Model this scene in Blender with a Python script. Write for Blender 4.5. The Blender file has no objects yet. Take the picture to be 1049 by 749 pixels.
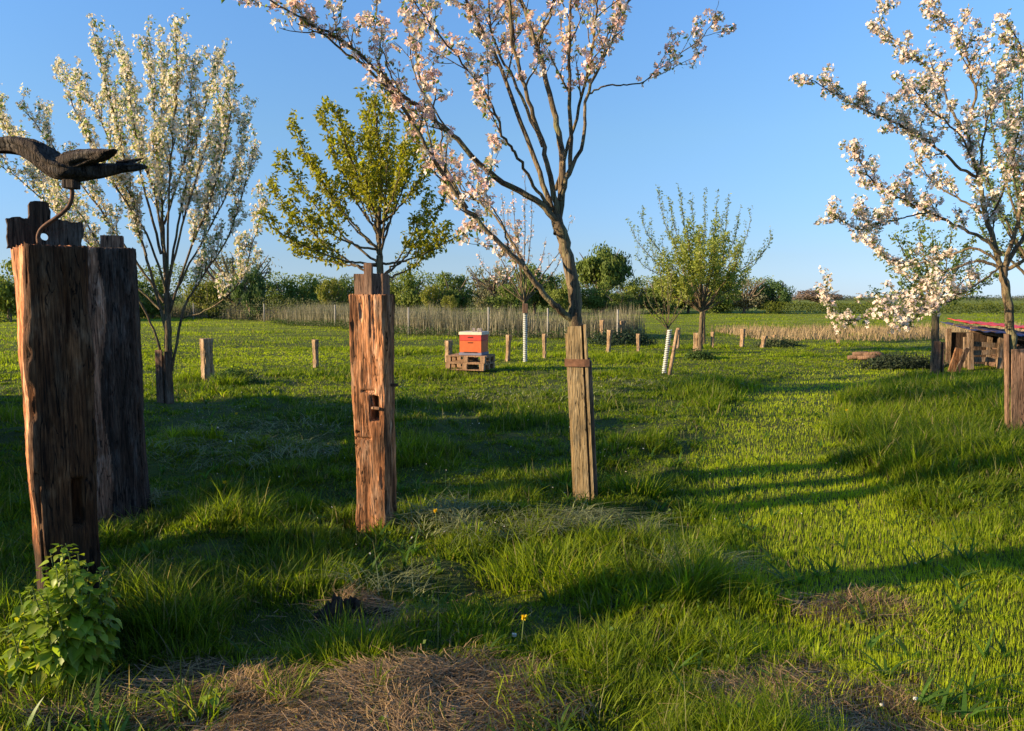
import bpy, math, random
import numpy as np
from mathutils import Vector, Matrix

# ------------------------------------------------------------------ camera, light, exposure
sc = bpy.context.scene
C = sc.collection
F, HZ, EYE = 800.0, 305.0, 1.6            # focal length in px of a 1049 px wide frame, horizon row, eye height
TH = math.atan((374.5 - HZ) / F)
cam = bpy.data.cameras.new('camera'); cam_o = bpy.data.objects.new('camera', cam); C.objects.link(cam_o)
cam.sensor_width = 36; cam.lens = F / 1049 * 36; cam.clip_end = 6000; cam.clip_start = 0.05
cam_o.location = (0, 0, EYE); cam_o.rotation_euler = (math.pi / 2 - TH, 0, 0)
sc.camera = cam_o

SUN_EL = math.radians(14.5)
SUN_DIR = Vector((-0.968, -0.252, 0)).normalized()       # horizontal direction towards the sun
w = bpy.data.worlds.new('World'); sc.world = w; w.use_nodes = True
nt = w.node_tree; nt.nodes.clear()
sky = nt.nodes.new('ShaderNodeTexSky'); sky.sky_type = 'NISHITA'; sky.sun_disc = False
sky.sun_elevation = SUN_EL
sky.sun_rotation = math.atan2(SUN_DIR.x, SUN_DIR.y)
sky.air_density = 1.0; sky.dust_density = 0.0; sky.ozone_density = 3.0; sky.altitude = 0
bg = nt.nodes.new('ShaderNodeBackground'); bg.inputs[1].default_value = 0.12
wo = nt.nodes.new('ShaderNodeOutputWorld')
tcw = nt.nodes.new('ShaderNodeTexCoord'); sep = nt.nodes.new('ShaderNodeSeparateXYZ'); rmp = nt.nodes.new('ShaderNodeValToRGB'); mul_ = nt.nodes.new('ShaderNodeVectorMath'); mul_.operation = 'MULTIPLY'
el_ = rmp.color_ramp.elements; el_[0].position = 0; el_[0].color = (.32, .45, .87, 1); el_[1].position = 1; el_[1].color = (.50, .70, .90, 1)
for p_, c_ in ((.05, (.39, .46, .69)), (.196, (.59, .675, .76)), (.35, (.67, .84, 1.0))): e_ = el_.new(p_); e_.color = (*c_, 1)      # clear dry air: less glare low in the sky than the model gives
nt.links.new(tcw.outputs['Generated'], sep.inputs[0]); nt.links.new(sep.outputs[2], rmp.inputs[0]); nt.links.new(sky.outputs[0], mul_.inputs[0]); nt.links.new(rmp.outputs[0], mul_.inputs[1]); nt.links.new(mul_.outputs[0], bg.inputs[0])
nt.links.new(bg.outputs[0], wo.inputs[0])
sl = bpy.data.lights.new('sun', 'SUN'); sl.energy = 5.0; sl.angle = math.radians(0.6); sl.color = (1.0, 0.77, 0.47)
so = bpy.data.objects.new('sun', sl); C.objects.link(so)
so.rotation_euler = Vector((SUN_DIR.x * math.cos(SUN_EL), SUN_DIR.y * math.cos(SUN_EL), math.sin(SUN_EL))).to_track_quat('Z', 'Y').to_euler()
sc.view_settings.view_transform = 'Standard'; sc.view_settings.look = 'None'
sc.view_settings.exposure = 1.22; sc.view_settings.gamma = 1.0
sc.render.engine = 'CYCLES'
sc.cycles.max_bounces = 6; sc.cycles.diffuse_bounces = 3; sc.cycles.glossy_bounces = 2; sc.cycles.transmission_bounces = 3

# ------------------------------------------------------------------ noise and ground height
RT = np.random.RandomState(7).rand(16, 256, 256)
def vn(x, y, s=0):
    x = np.asarray(x, float); y = np.asarray(y, float)
    xi = np.floor(x).astype(int); yi = np.floor(y).astype(int); fx = x - xi; fy = y - yi
    fx = fx * fx * (3 - 2 * fx); fy = fy * fy * (3 - 2 * fy); T = RT[s % 16]
    a = T[xi % 256, yi % 256]; b = T[(xi + 1) % 256, yi % 256]; c = T[xi % 256, (yi + 1) % 256]; d = T[(xi + 1) % 256, (yi + 1) % 256]
    return (a * (1 - fx) + b * fx) * (1 - fy) + (c * (1 - fx) + d * fx) * fy
def fbm(x, y, s=0, o=4):
    r = 0; a = .5; t = 0
    for i in range(o): r = r + a * vn(x * 2 ** i + 17.3 * i, y * 2 ** i + 9.1 * i, s + i); t += a; a *= .5
    return r / t
def sstep(a, b, x):
    t = np.clip((x - a) / (b - a), 0, 1); return t * t * (3 - 2 * t)

PATH = np.array([(1.75, 1.5), (1.9, 3.4), (2.1, 4.6), (2.35, 6.0), (2.6, 7.8), (3.4, 10.2), (5.0, 13.5), (7.0, 16.5), (10, 19.5)])
def path_dist(x, y):
    x = np.asarray(x, float); y = np.asarray(y, float); best = np.full(np.shape(x), 1e9)
    for (ax, ay), (bx, by) in zip(PATH[:-1], PATH[1:]):
        dx, dy = bx - ax, by - ay; t = np.clip(((x - ax) * dx + (y - ay) * dy) / (dx * dx + dy * dy), 0, 1)
        best = np.minimum(best, np.hypot(x - ax - t * dx, y - ay - t * dy))
    return best + (fbm(x * 1.3, y * 1.3, 3, 3) - .5) * .7
def ell(x, y, cx, cy, rx, ry, s=5, k=.9):
    return 1 - np.sqrt(((x - cx) / rx) ** 2 + ((y - cy) / ry) ** 2) + (fbm(x * 4, y * 4, s, 3) - .5) * k
def bare(x, y):
    "0..1: how bare of grass the ground is"
    x = np.asarray(x, float); y = np.asarray(y, float)
    m = sstep(0, .25, ell(x, y, -.62, 2.88, .86, .50))
    m = np.maximum(m, sstep(0, .3, ell(x, y, 1.27, 3.0, .45, .55, 6, 1.9)) * .72)
    m = np.maximum(m, sstep(0, .3, ell(x, y, -.66, 3.78, .27, .36, 7)))
    m = np.maximum(m, sstep(0, .3, ell(x, y, -1.62, 3.05, .62, .42, 8)))
    m = np.maximum(m, sstep(0, .3, ell(x, y, -3.0, 5.7, .45, .35, 9)) * .8)
    m = np.maximum(m, sstep(0, .3, ell(x, y, 1.75, 4.0, .35, .22, 4, 1.7)) * .6)
    m = np.maximum(m, sstep(0, .3, ell(x, y, 6.1, 9.1, .5, .45, 2)) * .9)
    return m
def gz(x, y):
    x = np.asarray(x, float); y = np.asarray(y, float)
    r = np.hypot(x, y)
    z = (fbm(x * .35, y * .35, 1, 3) - .5) * .16 * sstep(1, 6, r) - .05 * np.exp(-((x - .2) ** 2 + (y - 6.2) ** 2) / 5)
    pd = path_dist(x, y)
    z = z + (fbm(x * 1.9, y * 1.9, 2, 3) - .5) * (.05 + .13 * sstep(.7, 1.4, pd) * sstep(2.6, 3.6, y) * (1 - sstep(12, 20, y)))
    z = z - .05 * (1 - sstep(.5, 1.3, pd)) * (y > 0)
    z = z + .09 * sstep(.9, 2.0, pd) * sstep(2.0, 4.0, x) * sstep(4.5, 7, y) * (1 - sstep(12, 17, y))
    z = z - .14 * np.exp(-((x - 6) ** 2 + (y - 9) ** 2) / 5)
    z = z + .035 * sstep(0, .4, ell(x, y, -.62, 2.88, .86, .50))
    z = z - .10 * sstep(.1, .7, ell(x, y, -.66, 3.88, .20, .14, 7, .3))
    return z
def gz1(x, y): return float(gz(np.array([x]), np.array([y]))[0])
ct, st = math.cos(TH), math.sin(TH)
def at(px, py, Y):
    "the point on the photo's sight line px,py at distance Y"
    xc = (px - 524.5) / F; yc = (374.5 - py) / F
    d = (xc, ct + yc * st, -st + yc * ct); t = Y / d[1]
    return np.array((d[0] * t, Y, EYE + d[2] * t))
def G(px, py):
    "ground point under a pixel"
    Y = EYE * F / max(py - HZ, .5)
    xc = (px - 524.5) / F; yc = (374.5 - py) / F
    for _ in range(4):
        dy = ct + yc * st; dz = -st + yc * ct
        z = gz1(xc * Y / dy, Y); t = (EYE - z) / -dz; Y = .5 * Y + .5 * t * dy
    return at(px, py, Y)

# ------------------------------------------------------------------ mesh building
class MB:
    def __init__(s): s.v = []; s.f = []; s.c = []; s.n = 0
    def add(s, v, f, c=(1, 1, 1)):
        v = np.asarray(v, float).reshape(-1, 3); c = np.asarray(c, float)
        if c.ndim == 1: c = np.tile(c, (len(v), 1))
        for a in (f if isinstance(f, list) else [f]):
            a = np.asarray(a, int)
            if len(a): s.f.append(a + s.n)
        s.v.append(v); s.c.append(c); s.n += len(v)
    def obj(s, name, mat, parent=None, smooth=False):
        me = bpy.data.meshes.new(name); v = np.concatenate(s.v); c = np.concatenate(s.c)
        me.vertices.add(len(v)); me.vertices.foreach_set('co', v.astype(np.float32).ravel())
        lo = np.concatenate([a.ravel() for a in s.f]); tot = np.concatenate([np.full(len(a), a.shape[1]) for a in s.f])
        me.loops.add(len(lo)); me.loops.foreach_set('vertex_index', lo.astype(np.int32))
        me.polygons.add(len(tot)); me.polygons.foreach_set('loop_start', np.concatenate([[0], np.cumsum(tot)[:-1]]).astype(np.int32))
        me.polygons.foreach_set('use_smooth', np.full(len(tot), smooth))
        me.update(calc_edges=True)
        at_ = me.color_attributes.new('Col', 'FLOAT_COLOR', 'POINT')
        at_.data.foreach_set('color', np.hstack([c, np.ones((len(c), 1))]).astype(np.float32).ravel())
        me.materials.append(mat)
        o = bpy.data.objects.new(name, me); C.objects.link(o)
        if parent: o.parent = parent
        return o
    def box(s, c, size, R=None, b=.004, col=(1, 1, 1)):
        h = np.array(size) / 2; b = min(b, h.min() * .6); V = []
        for k in range(8):
            sg = np.array([1 if k >> i & 1 else -1 for i in range(3)])
            for a in range(3): V.append(sg * (h - b * np.array([i != a for i in range(3)])))
        V = np.array(V); q = []; t = []
        for a in range(3):
            b1, c1 = (a + 1) % 3, (a + 2) % 3
            for sg in (0, 1):
                base = sg << a; q.append([(base | (i << b1) | (j << c1)) * 3 + a for i, j in ((0, 0), (1, 0), (1, 1), (0, 1))])
            for i in (0, 1):
                for j in (0, 1):
                    k0 = (i << b1) | (j << c1); k1 = k0 | (1 << a); q.append([k0 * 3 + b1, k1 * 3 + b1, k1 * 3 + c1, k0 * 3 + c1])
        for k in range(8): t.append([k * 3, k * 3 + 1, k * 3 + 2])
        def fix(fs):
            out = []
            for f in fs:
                p = V[f]; n = np.cross(p[1] - p[0], p[2] - p[0]); out.append(f if n @ p.mean(0) > 0 else f[::-1])
            return out
        q = fix(q); t = fix(t)
        if R is not None: V = V @ np.array(R).T
        s.add(V + np.array(c), [np.array(q), np.array(t)], col)
    def tube(s, P, R, k=8, col=(1, 1, 1), cap=False, flat=1.0):
        P = np.asarray(P, float); n = len(P); R = np.broadcast_to(np.asarray(R, float), (n,))
        T = np.gradient(P, axis=0); T /= np.linalg.norm(T, axis=1)[:, None] + 1e-9
        u = np.cross(T[0], (0, 0, 1)); 
        if np.linalg.norm(u) < .1: u = np.cross(T[0], (1, 0, 0))
        A = np.arange(k) * 2 * math.pi / k; V = []
        for i in range(n):
            u = u - T[i] * (u @ T[i]); u /= np.linalg.norm(u) + 1e-9; v = np.cross(T[i], u)
            V.append(P[i] + R[i] * (np.cos(A)[:, None] * u + flat * np.sin(A)[:, None] * v))
        V = np.concatenate(V); i = np.arange(n - 1)[:, None] * k; j = np.arange(k)[None]; j2 = (j + 1) % k
        q = np.stack([i + j, i + j2, i + k + j2, i + k + j], -1).reshape(-1, 4)
        fs = [q]
        if cap:
            V = np.vstack([V, P[0], P[-1]]); a = np.arange(k); b = (a + 1) % k
            fs += [np.stack([b, a, np.full(k, n * k)], -1), np.stack([a + (n - 1) * k, b + (n - 1) * k, np.full(k, n * k + 1)], -1)]
        s.add(V, fs, col)
def rotz(a):
    c, s_ = math.cos(a), math.sin(a); return np.array([[c, -s_, 0], [s_, c, 0], [0, 0, 1]])
def rotx(a):
    c, s_ = math.cos(a), math.sin(a); return np.array([[1, 0, 0], [0, c, -s_], [0, s_, c]])
def roty(a):
    c, s_ = math.cos(a), math.sin(a); return np.array([[c, 0, s_], [0, 1, 0], [-s_, 0, c]])
def tag(o, label=None, cat=None, group=None, kind=None):
    if label: o['label'] = label
    if cat: o['category'] = cat
    if group: o['group'] = group
    if kind: o['kind'] = kind
    return o
def thing(name, label, cat, loc=(0, 0, 0), rz=0, group=None):
    o = bpy.data.objects.new(name, None); C.objects.link(o); o.location = [float(a) for a in loc]; o.rotation_euler = (0, 0, rz)
    o.empty_display_size = .1
    return tag(o, label, cat, group)
def dup(root, loc, rz=0, scale=None, label=None):
    r = root.copy(); C.objects.link(r); r.location = [float(a) for a in loc]; r.rotation_euler = (0, 0, rz)
    if scale: r.scale = scale
    if label: r['label'] = label
    for ch in list(root.children):
        c = ch.copy(); C.objects.link(c); c.parent = r
        for g in ch.children: d = g.copy(); C.objects.link(d); d.parent = c
    return r

# ------------------------------------------------------------------ materials
def newmat(name):
    m = bpy.data.materials.new(name); m.use_nodes = True; m.node_tree.nodes.clear(); return m, m.node_tree
def leafmat(name, transl=.4, rough=.5, spec=.3, boost=1.6, noise=0.0):
    m, t = newmat(name); N = t.nodes; L = t.links
    a = N.new('ShaderNodeAttribute'); a.attribute_name = 'Col'
    p = N.new('ShaderNodeBsdfPrincipled'); p.inputs['Roughness'].default_value = rough; p.inputs['Specular IOR Level'].default_value = spec
    tr = N.new('ShaderNodeBsdfTranslucent'); mx = N.new('ShaderNodeMixShader'); mx.inputs[0].default_value = transl
    mul = N.new('ShaderNodeMix'); mul.data_type = 'RGBA'; mul.blend_type = 'MULTIPLY'; mul.inputs[0].default_value = 1
    mul.inputs[7].default_value = (boost, boost, boost * .55, 1)
    o = N.new('ShaderNodeOutputMaterial')
    L.new(a.outputs['Color'], p.inputs['Base Color']); L.new(a.outputs['Color'], mul.inputs[6]); L.new(mul.outputs[2], tr.inputs[0])
    L.new(p.outputs[0], mx.inputs[1]); L.new(tr.outputs[0], mx.inputs[2]); L.new(mx.outputs[0], o.inputs[0])
    return m
def woodmat(name, c0, c1, c2, scale=1.0, bump=.5, rough=.85, sheen=None, grey=None):
    "weathered wood: grain along local Z; grey = colour of worn patches"
    m, t = newmat(name); N = t.nodes; L = t.links
    tc = N.new('ShaderNodeTexCoord'); mp = N.new('ShaderNodeMapping'); mp.inputs['Scale'].default_value = (38 * scale, 38 * scale, 2.2 * scale)
    L.new(tc.outputs['Object'], mp.inputs[0])
    n1 = N.new('ShaderNodeTexNoise'); n1.inputs['Scale'].default_value = 1; n1.inputs['Detail'].default_value = 7; n1.inputs['Roughness'].default_value = .65; n1.inputs['Distortion'].default_value = .5
    L.new(mp.outputs[0], n1.inputs[0])
    r = N.new('ShaderNodeValToRGB'); e = r.color_ramp.elements
    e[0].position = .32; e[0].color = (*c0, 1); e[1].position = .72; e[1].color = (*c2, 1); x = e.new(.5); x.color = (*c1, 1)
    L.new(n1.outputs[0], r.inputs[0])
    n2 = N.new('ShaderNodeTexNoise'); n2.inputs['Scale'].default_value = 7 * scale; n2.inputs['Detail'].default_value = 6; n2.inputs['Roughness'].default_value = .7
    mp2 = N.new('ShaderNodeMapping'); mp2.inputs['Scale'].default_value = (1.6, 1.6, .5); L.new(tc.outputs['Object'], mp2.inputs[0]); L.new(mp2.outputs[0], n2.inputs[0])
    r2 = N.new('ShaderNodeValToRGB'); r2.color_ramp.elements[0].position = .5; r2.color_ramp.elements[1].position = .66
    L.new(n2.outputs[0], r2.inputs[0])
    mx = N.new('ShaderNodeMix'); mx.data_type = 'RGBA'; L.new(r.outputs[0], mx.inputs[6]); mx.inputs[7].default_value = (*(grey or tuple(a * .55 for a in c0)), 1)
    fac = N.new('ShaderNodeMath'); fac.operation = 'MULTIPLY'; fac.inputs[1].default_value = .75; L.new(r2.outputs[0], fac.inputs[0]); L.new(fac.outputs[0], mx.inputs[0])
    n3 = N.new('ShaderNodeTexNoise'); n3.inputs['Scale'].default_value = 2.3 * scale; n3.inputs['Detail'].default_value = 3; L.new(tc.outputs['Object'], n3.inputs[0])
    mr = N.new('ShaderNodeMapRange'); mr.inputs[1].default_value = .3; mr.inputs[2].default_value = .7; mr.inputs[3].default_value = .65; mr.inputs[4].default_value = 1.25; L.new(n3.outputs[0], mr.inputs[0])
    m3 = N.new('ShaderNodeVectorMath'); m3.operation = 'SCALE'; L.new(mx.outputs[2], m3.inputs[0]); L.new(mr.outputs[0], m3.inputs['Scale'])
    at_ = N.new('ShaderNodeAttribute'); at_.attribute_name = 'Col'; m4 = N.new('ShaderNodeVectorMath'); m4.operation = 'MULTIPLY'
    L.new(m3.outputs[0], m4.inputs[0]); L.new(at_.outputs['Color'], m4.inputs[1])
    p = N.new('ShaderNodeBsdfPrincipled'); p.inputs['Roughness'].default_value = rough; p.inputs['Specular IOR Level'].default_value = .2
    L.new(m4.outputs[0], p.inputs['Base Color'])
    n4 = N.new('ShaderNodeTexNoise'); n4.inputs['Scale'].default_value = 2.5; n4.inputs['Detail'].default_value = 5; L.new(mp.outputs[0], n4.inputs[0])
    mp5 = N.new('ShaderNodeMapping'); mp5.inputs['Scale'].default_value = (150 * scale, 150 * scale, 9 * scale); L.new(tc.outputs['Object'], mp5.inputs[0])
    n5 = N.new('ShaderNodeTexNoise'); n5.inputs['Scale'].default_value = 1; n5.inputs['Detail'].default_value = 4; n5.inputs['Roughness'].default_value = .7; L.new(mp5.outputs[0], n5.inputs[0])
    mr5 = N.new('ShaderNodeMapRange'); mr5.inputs[1].default_value = .36; mr5.inputs[2].default_value = .60; mr5.inputs[3].default_value = .38; mr5.inputs[4].default_value = 1.2; L.new(n5.outputs[0], mr5.inputs[0])
    m5 = N.new('ShaderNodeVectorMath'); m5.operation = 'SCALE'; L.new(m4.outputs[0], m5.inputs[0]); L.new(mr5.outputs[0], m5.inputs['Scale']); L.new(m5.outputs[0], p.inputs['Base Color'])
    mp6 = N.new('ShaderNodeMapping'); mp6.inputs['Scale'].default_value = (26 * scale, 26 * scale, 1.5 * scale); L.new(tc.outputs['Object'], mp6.inputs[0])
    n6 = N.new('ShaderNodeTexNoise'); n6.inputs['Scale'].default_value = 1; n6.inputs['Detail'].default_value = 3; n6.inputs['Distortion'].default_value = .8; L.new(mp6.outputs[0], n6.inputs[0])
    s6 = N.new('ShaderNodeMath'); s6.operation = 'SUBTRACT'; s6.inputs[1].default_value = .5; L.new(n6.outputs[0], s6.inputs[0]); a6 = N.new('ShaderNodeMath'); a6.operation = 'ABSOLUTE'; L.new(s6.outputs[0], a6.inputs[0])
    r6 = N.new('ShaderNodeMapRange'); r6.inputs[1].default_value = .002; r6.inputs[2].default_value = .016; r6.inputs[3].default_value = .12; r6.inputs[4].default_value = 1.0; L.new(a6.outputs[0], r6.inputs[0])
    m6 = N.new('ShaderNodeVectorMath'); m6.operation = 'SCALE'; L.new(m5.outputs[0], m6.inputs[0]); L.new(r6.outputs[0], m6.inputs['Scale']); L.new(m6.outputs[0], p.inputs['Base Color'])
    ad = N.new('ShaderNodeMath'); ad.operation = 'ADD'; L.new(n1.outputs[0], ad.inputs[0]); L.new(n4.outputs[0], ad.inputs[1]); ad2 = N.new('ShaderNodeMath'); ad2.operation = 'ADD'; L.new(ad.outputs[0], ad2.inputs[0]); L.new(r6.outputs[0], ad2.inputs[1]); ad = ad2
    b = N.new('ShaderNodeBump'); b.inputs['Strength'].default_value = bump; b.inputs['Distance'].default_value = .012 / max(scale, .3); L.new(ad.outputs[0], b.inputs['Height']); L.new(b.outputs[0], p.inputs['Normal'])
    o = N.new('ShaderNodeOutputMaterial'); L.new(p.outputs[0], o.inputs[0])
    return m
def plainmat(name, col, rough=.6, metal=0.0, bump=0.0, nscale=20, var=.25, spec=.3):
    m, t = newmat(name); N = t.nodes; L = t.links
    tc = N.new('ShaderNodeTexCoord'); n = N.new('ShaderNodeTexNoise'); n.inputs['Scale'].default_value = nscale; n.inputs['Detail'].default_value = 6; L.new(tc.outputs['Object'], n.inputs[0])
    r = N.new('ShaderNodeValToRGB'); e = r.color_ramp.elements; e[0].position = .3; e[1].position = .7
    e[0].color = (*[a * (1 - var) for a in col], 1); e[1].color = (*[min(1, a * (1 + var)) for a in col], 1); L.new(n.outputs[0], r.inputs[0])
    p = N.new('ShaderNodeBsdfPrincipled'); p.inputs['Roughness'].default_value = rough; p.inputs['Metallic'].default_value = metal; p.inputs['Specular IOR Level'].default_value = spec
    at_ = N.new('ShaderNodeAttribute'); at_.attribute_name = 'Col'; m4 = N.new('ShaderNodeVectorMath'); m4.operation = 'MULTIPLY'
    L.new(r.outputs[0], m4.inputs[0]); L.new(at_.outputs['Color'], m4.inputs[1]); L.new(m4.outputs[0], p.inputs['Base Color'])
    if bump:
        b = N.new('ShaderNodeBump'); b.inputs['Strength'].default_value = bump; b.inputs['Distance'].default_value = .01; L.new(n.outputs[0], b.inputs['Height']); L.new(b.outputs[0], p.inputs['Normal'])
    o = N.new('ShaderNodeOutputMaterial'); L.new(p.outputs[0], o.inputs[0])
    return m
def groundmat():
    m, t = newmat('meadow_ground'); N = t.nodes; L = t.links
    tc = N.new('ShaderNodeTexCoord'); a = N.new('ShaderNodeAttribute'); a.attribute_name = 'Col'
    n = N.new('ShaderNodeTexNoise'); n.inputs['Scale'].default_value = 22; n.inputs['Detail'].default_value = 8; n.inputs['Roughness'].default_value = .7; L.new(tc.outputs['Object'], n.inputs[0])
    n2 = N.new('ShaderNodeTexNoise'); n2.inputs['Scale'].default_value = .5; n2.inputs['Detail'].default_value = 8; n2.inputs['Roughness'].default_value = .7; L.new(tc.outputs['Object'], n2.inputs[0])
    mu = N.new('ShaderNodeMath'); mu.operation = 'MULTIPLY'; L.new(n.outputs[0], mu.inputs[0]); L.new(n2.outputs[0], mu.inputs[1])
    mr = N.new('ShaderNodeMapRange'); mr.inputs[1].default_value = .12; mr.inputs[2].default_value = .4; mr.inputs[3].default_value = .5; mr.inputs[4].default_value = 1.5; L.new(mu.outputs[0], mr.inputs[0])
    v = N.new('ShaderNodeVectorMath'); v.operation = 'SCALE'; L.new(a.outputs['Color'], v.inputs[0]); L.new(mr.outputs[0], v.inputs['Scale'])
    p = N.new('ShaderNodeBsdfPrincipled'); p.inputs['Roughness'].default_value = .95; p.inputs['Specular IOR Level'].default_value = .1; L.new(v.outputs[0], p.inputs['Base Color'])
    b = N.new('ShaderNodeBump'); b.inputs['Strength'].default_value = .8; b.inputs['Distance'].default_value = .03; L.new(n.outputs[0], b.inputs['Height']); L.new(b.outputs[0], p.inputs['Normal'])
    o = N.new('ShaderNodeOutputMaterial'); L.new(p.outputs[0], o.inputs[0]); return m

M = dict(
    grass=leafmat('grass_blades', .5, .55, .18, 2.0), straw=leafmat('dry_straw', .15, .7, .2, 1.1),
    leaf=leafmat('leaves', .42, .45, .35, 1.8), farleaf=leafmat('hedge_leaves', .3, .6, .2, 1.5), petal=leafmat('blossom_petals', .35, .6, .2, 1.1),
    bark=woodmat('apple_bark', (.07, .05, .035), (.16, .115, .07), (.26, .20, .11), .8, .6, grey=(.17, .18, .08)),
    barkfar=plainmat('far_bark', (.16, .12, .085), .9, 0, .3, 30),
    oak=woodmat('weathered_oak', (.10, .038, .016), (.31, .145, .062), (.46, .27, .15), 1, .9, grey=(.42, .30, .20)),
    oakdark=woodmat('charred_oak', (.035, .02, .013), (.10, .062, .04), (.20, .13, .085), 1, 1.0, grey=(.20, .17, .14)),
    larch=woodmat('new_larch_plank', (.26, .17, .075), (.40, .28, .135), (.50, .37, .20), 1, .35, grey=(.30, .24, .15)),
    plank=woodmat('brown_plank', (.12, .065, .04), (.22, .13, .085), (.32, .20, .13), 1, .4, grey=(.15, .10, .07)),
    stump=woodmat('pale_split_oak', (.22, .12, .06), (.42, .28, .16), (.55, .40, .26), 1.2, .8, grey=(.36, .30, .24)),
    iron=plainmat('rusty_iron', (.10, .05, .03), .75, .3, .4, 60, .5),
    drift=woodmat('dark_driftwood', (.018, .013, .011), (.045, .032, .025), (.09, .065, .05), .8, 1.0, grey=(.12, .11, .10)),
    red=plainmat('hive_red_paint', (.46, .045, .035), .5, 0, .1, 15, .1), orange=plainmat('hive_orange_paint', (.50, .105, .03), .5, 0, .1, 15, .1),
    cream=plainmat('hive_roof_sheet', (.62, .52, .40), .5, 0, .1, 12, .12), blue=plainmat('hive_blue_floor', (.15, .15, .22), .6, 0, .1, 12, .15),
    brick=plainmat('grey_stone', (.32, .27, .24), .9, 0, .5, 30, .3), hole=plainmat('dark_opening', (.02, .015, .012), .9),
    pallet=woodmat('pallet_wood', (.22, .12, .07), (.38, .23, .13), (.48, .31, .19), 1, .3, grey=(.28, .2, .14)),
    spiral=plainmat('spiral_guard', (.62, .66, .66), .5, 0, .1, 20, .1), band=plainmat('brown_rubber_band', (.20, .095, .05), .7, 0, .3, 30, .3),
    bluetarp=plainmat('blue_roof_sheet', (.045, .055, .14), .6, 0, .4, 9, .3), redtarp=plainmat('red_tarpaulin', (.60, .05, .045), .55, 0, .5, 9, .2),
    soil=plainmat('dark_soil', (.045, .028, .018), 1, 0, 1.0, 40, .5), wire=plainmat('galvanised_wire', (.16, .15, .14), .8, .3), concrete=plainmat('pale_fence_post', (.30, .28, .24), .9),
    stem=plainmat('green_stem', (.10, .14, .04), .7), white=plainmat('white_petal', (.7, .68, .62), .7),
)
rng = np.random.RandomState(11)

# ------------------------------------------------------------------ ground
def ground():
    rr = np.concatenate([[.4], np.geomspace(.6, 14, 260), np.geomspace(14.2, 120, 90), np.geomspace(135, 5000, 26)])
    na = 540; an = np.arange(na) * 2 * math.pi / na
    X = rr[:, None] * np.cos(an); Y = rr[:, None] * np.sin(an); X = X.ravel(); Y = Y.ravel()
    fade = 1 - sstep(90, 160, np.hypot(X, Y))
    Z = gz(X, Y) * fade
    b = bare(X, Y)
    g = np.array([.060, .078, .020]); soil = np.array([.105, .065, .038]); far = np.array([.165, .195, .022])
    n = fbm(X * .22, Y * .22, 6, 4)[:, None]; k = sstep(20, 60, np.hypot(X, Y))[:, None]
    col = (g * (1 - k) + far * k) * (.75 + .5 * n); col = col * (1 - b[:, None]) + soil * b[:, None]
    mb = MB(); i = np.arange(len(rr) - 1)[:, None] * na; j = np.arange(na)[None]; j2 = (j + 1) % na
    q = np.stack([i + j, i + na + j, i + na + j2, i + j2], -1).reshape(-1, 4)
    V = np.stack([X, Y, Z], -1); V = np.vstack([V, [[0, 0, gz1(0, 0)]]]); col = np.vstack([col, col[:1]])
    cap = np.stack([np.arange(na), (np.arange(na) + 1) % na, np.full(na, len(V) - 1)], -1)
    mb.add(V, [q, cap], col); tag(mb.obj('ground', groundmat(), smooth=True), kind='structure')
ground()

# ------------------------------------------------------------------ blades of grass
def blades(mb, x, y, h, wd, az, lean, droop, col, seg=3, z0=None):
    n = len(x); s = np.linspace(0, 1, seg + 1); z = gz(x, y) if z0 is None else z0
    dx, dy = np.cos(az), np.sin(az); V = []
    ta = az + math.pi / 2 + rng.uniform(-.7, .7, n); sx, sy = np.cos(ta), np.sin(ta)
    for i, t in enumerate(s):
        off = lean * h * t ** 1.7; zz = z + h * (t - droop * t * t) - .01; cx = x + dx * off; cy = y + dy * off
        ww = wd * (1 - t ** 2.2) * .5 if i < seg else 0
        if i < seg:
            V.append(np.stack([cx - sx * ww, cy - sy * ww, zz], -1)); V.append(np.stack([cx + sx * ww, cy + sy * ww, zz], -1))
        else: V.append(np.stack([cx, cy, zz], -1))
    k = 2 * seg + 1; V = np.stack(V, 1).reshape(-1, 3); base = np.arange(n)[:, None] * k; q = []
    for i in range(seg - 1): q.append(base + np.array([2 * i, 2 * i + 1, 2 * i + 3, 2 * i + 2]))
    t = base + np.array([2 * seg - 2, 2 * seg - 1, 2 * seg])
    mb.add(V, [np.concatenate(q), t] if q else [t], np.repeat(col, k, axis=0))
def tallness(x, y):
    d = np.hypot(x, y); pd = path_dist(x, y)
    n = fbm(x * .9, y * .9, 4, 3)
    h = .06 + .14 * sstep(.38, .68, n)
    near = 1 - sstep(10.5, 15, y + (n - .5) * 5)
    h = h * (.55 + .95 * sstep(.35, .7, fbm(x * 2.6, y * 2.6, 12, 2)))
    foot = 0
    for fx_, fy_ in ((-.95, 5.3), (.55, 6.1), (-2.95, 5.6), (-5.1, 11.4), (5.85, 8.8)): foot = np.maximum(foot, np.exp(-((x - fx_) ** 2 + (y - fy_) ** 2) / .25))
    h = h * (1 - .4 * (1 - sstep(3.0, 4.2, y))) * (1 - .28 * sstep(4.2, 5.5, y)) * (1 - .65 * foot)
    h = h * near + (.05 + .12 * sstep(.55, .75, fbm(x * .35, y * .5, 8, 3))) * (1 - near)
    bank = sstep(.5, 1.1, pd) * sstep(2.2, 3.2, x) * sstep(5.5, 7.5, y) * (1 - sstep(13, 16, y))
    h = h * (1 - bank) + (.17 + .16 * n) * bank
    short = 1 - sstep(.55, .95, pd)
    short = np.maximum(short, sstep(.9, 1.7, x + .15 * (y - 4)) * (1 - sstep(4.8, 6.2, y)) * .8)
    return h * (1 - short) + (.034 + .035 * n) * short, short
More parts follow.
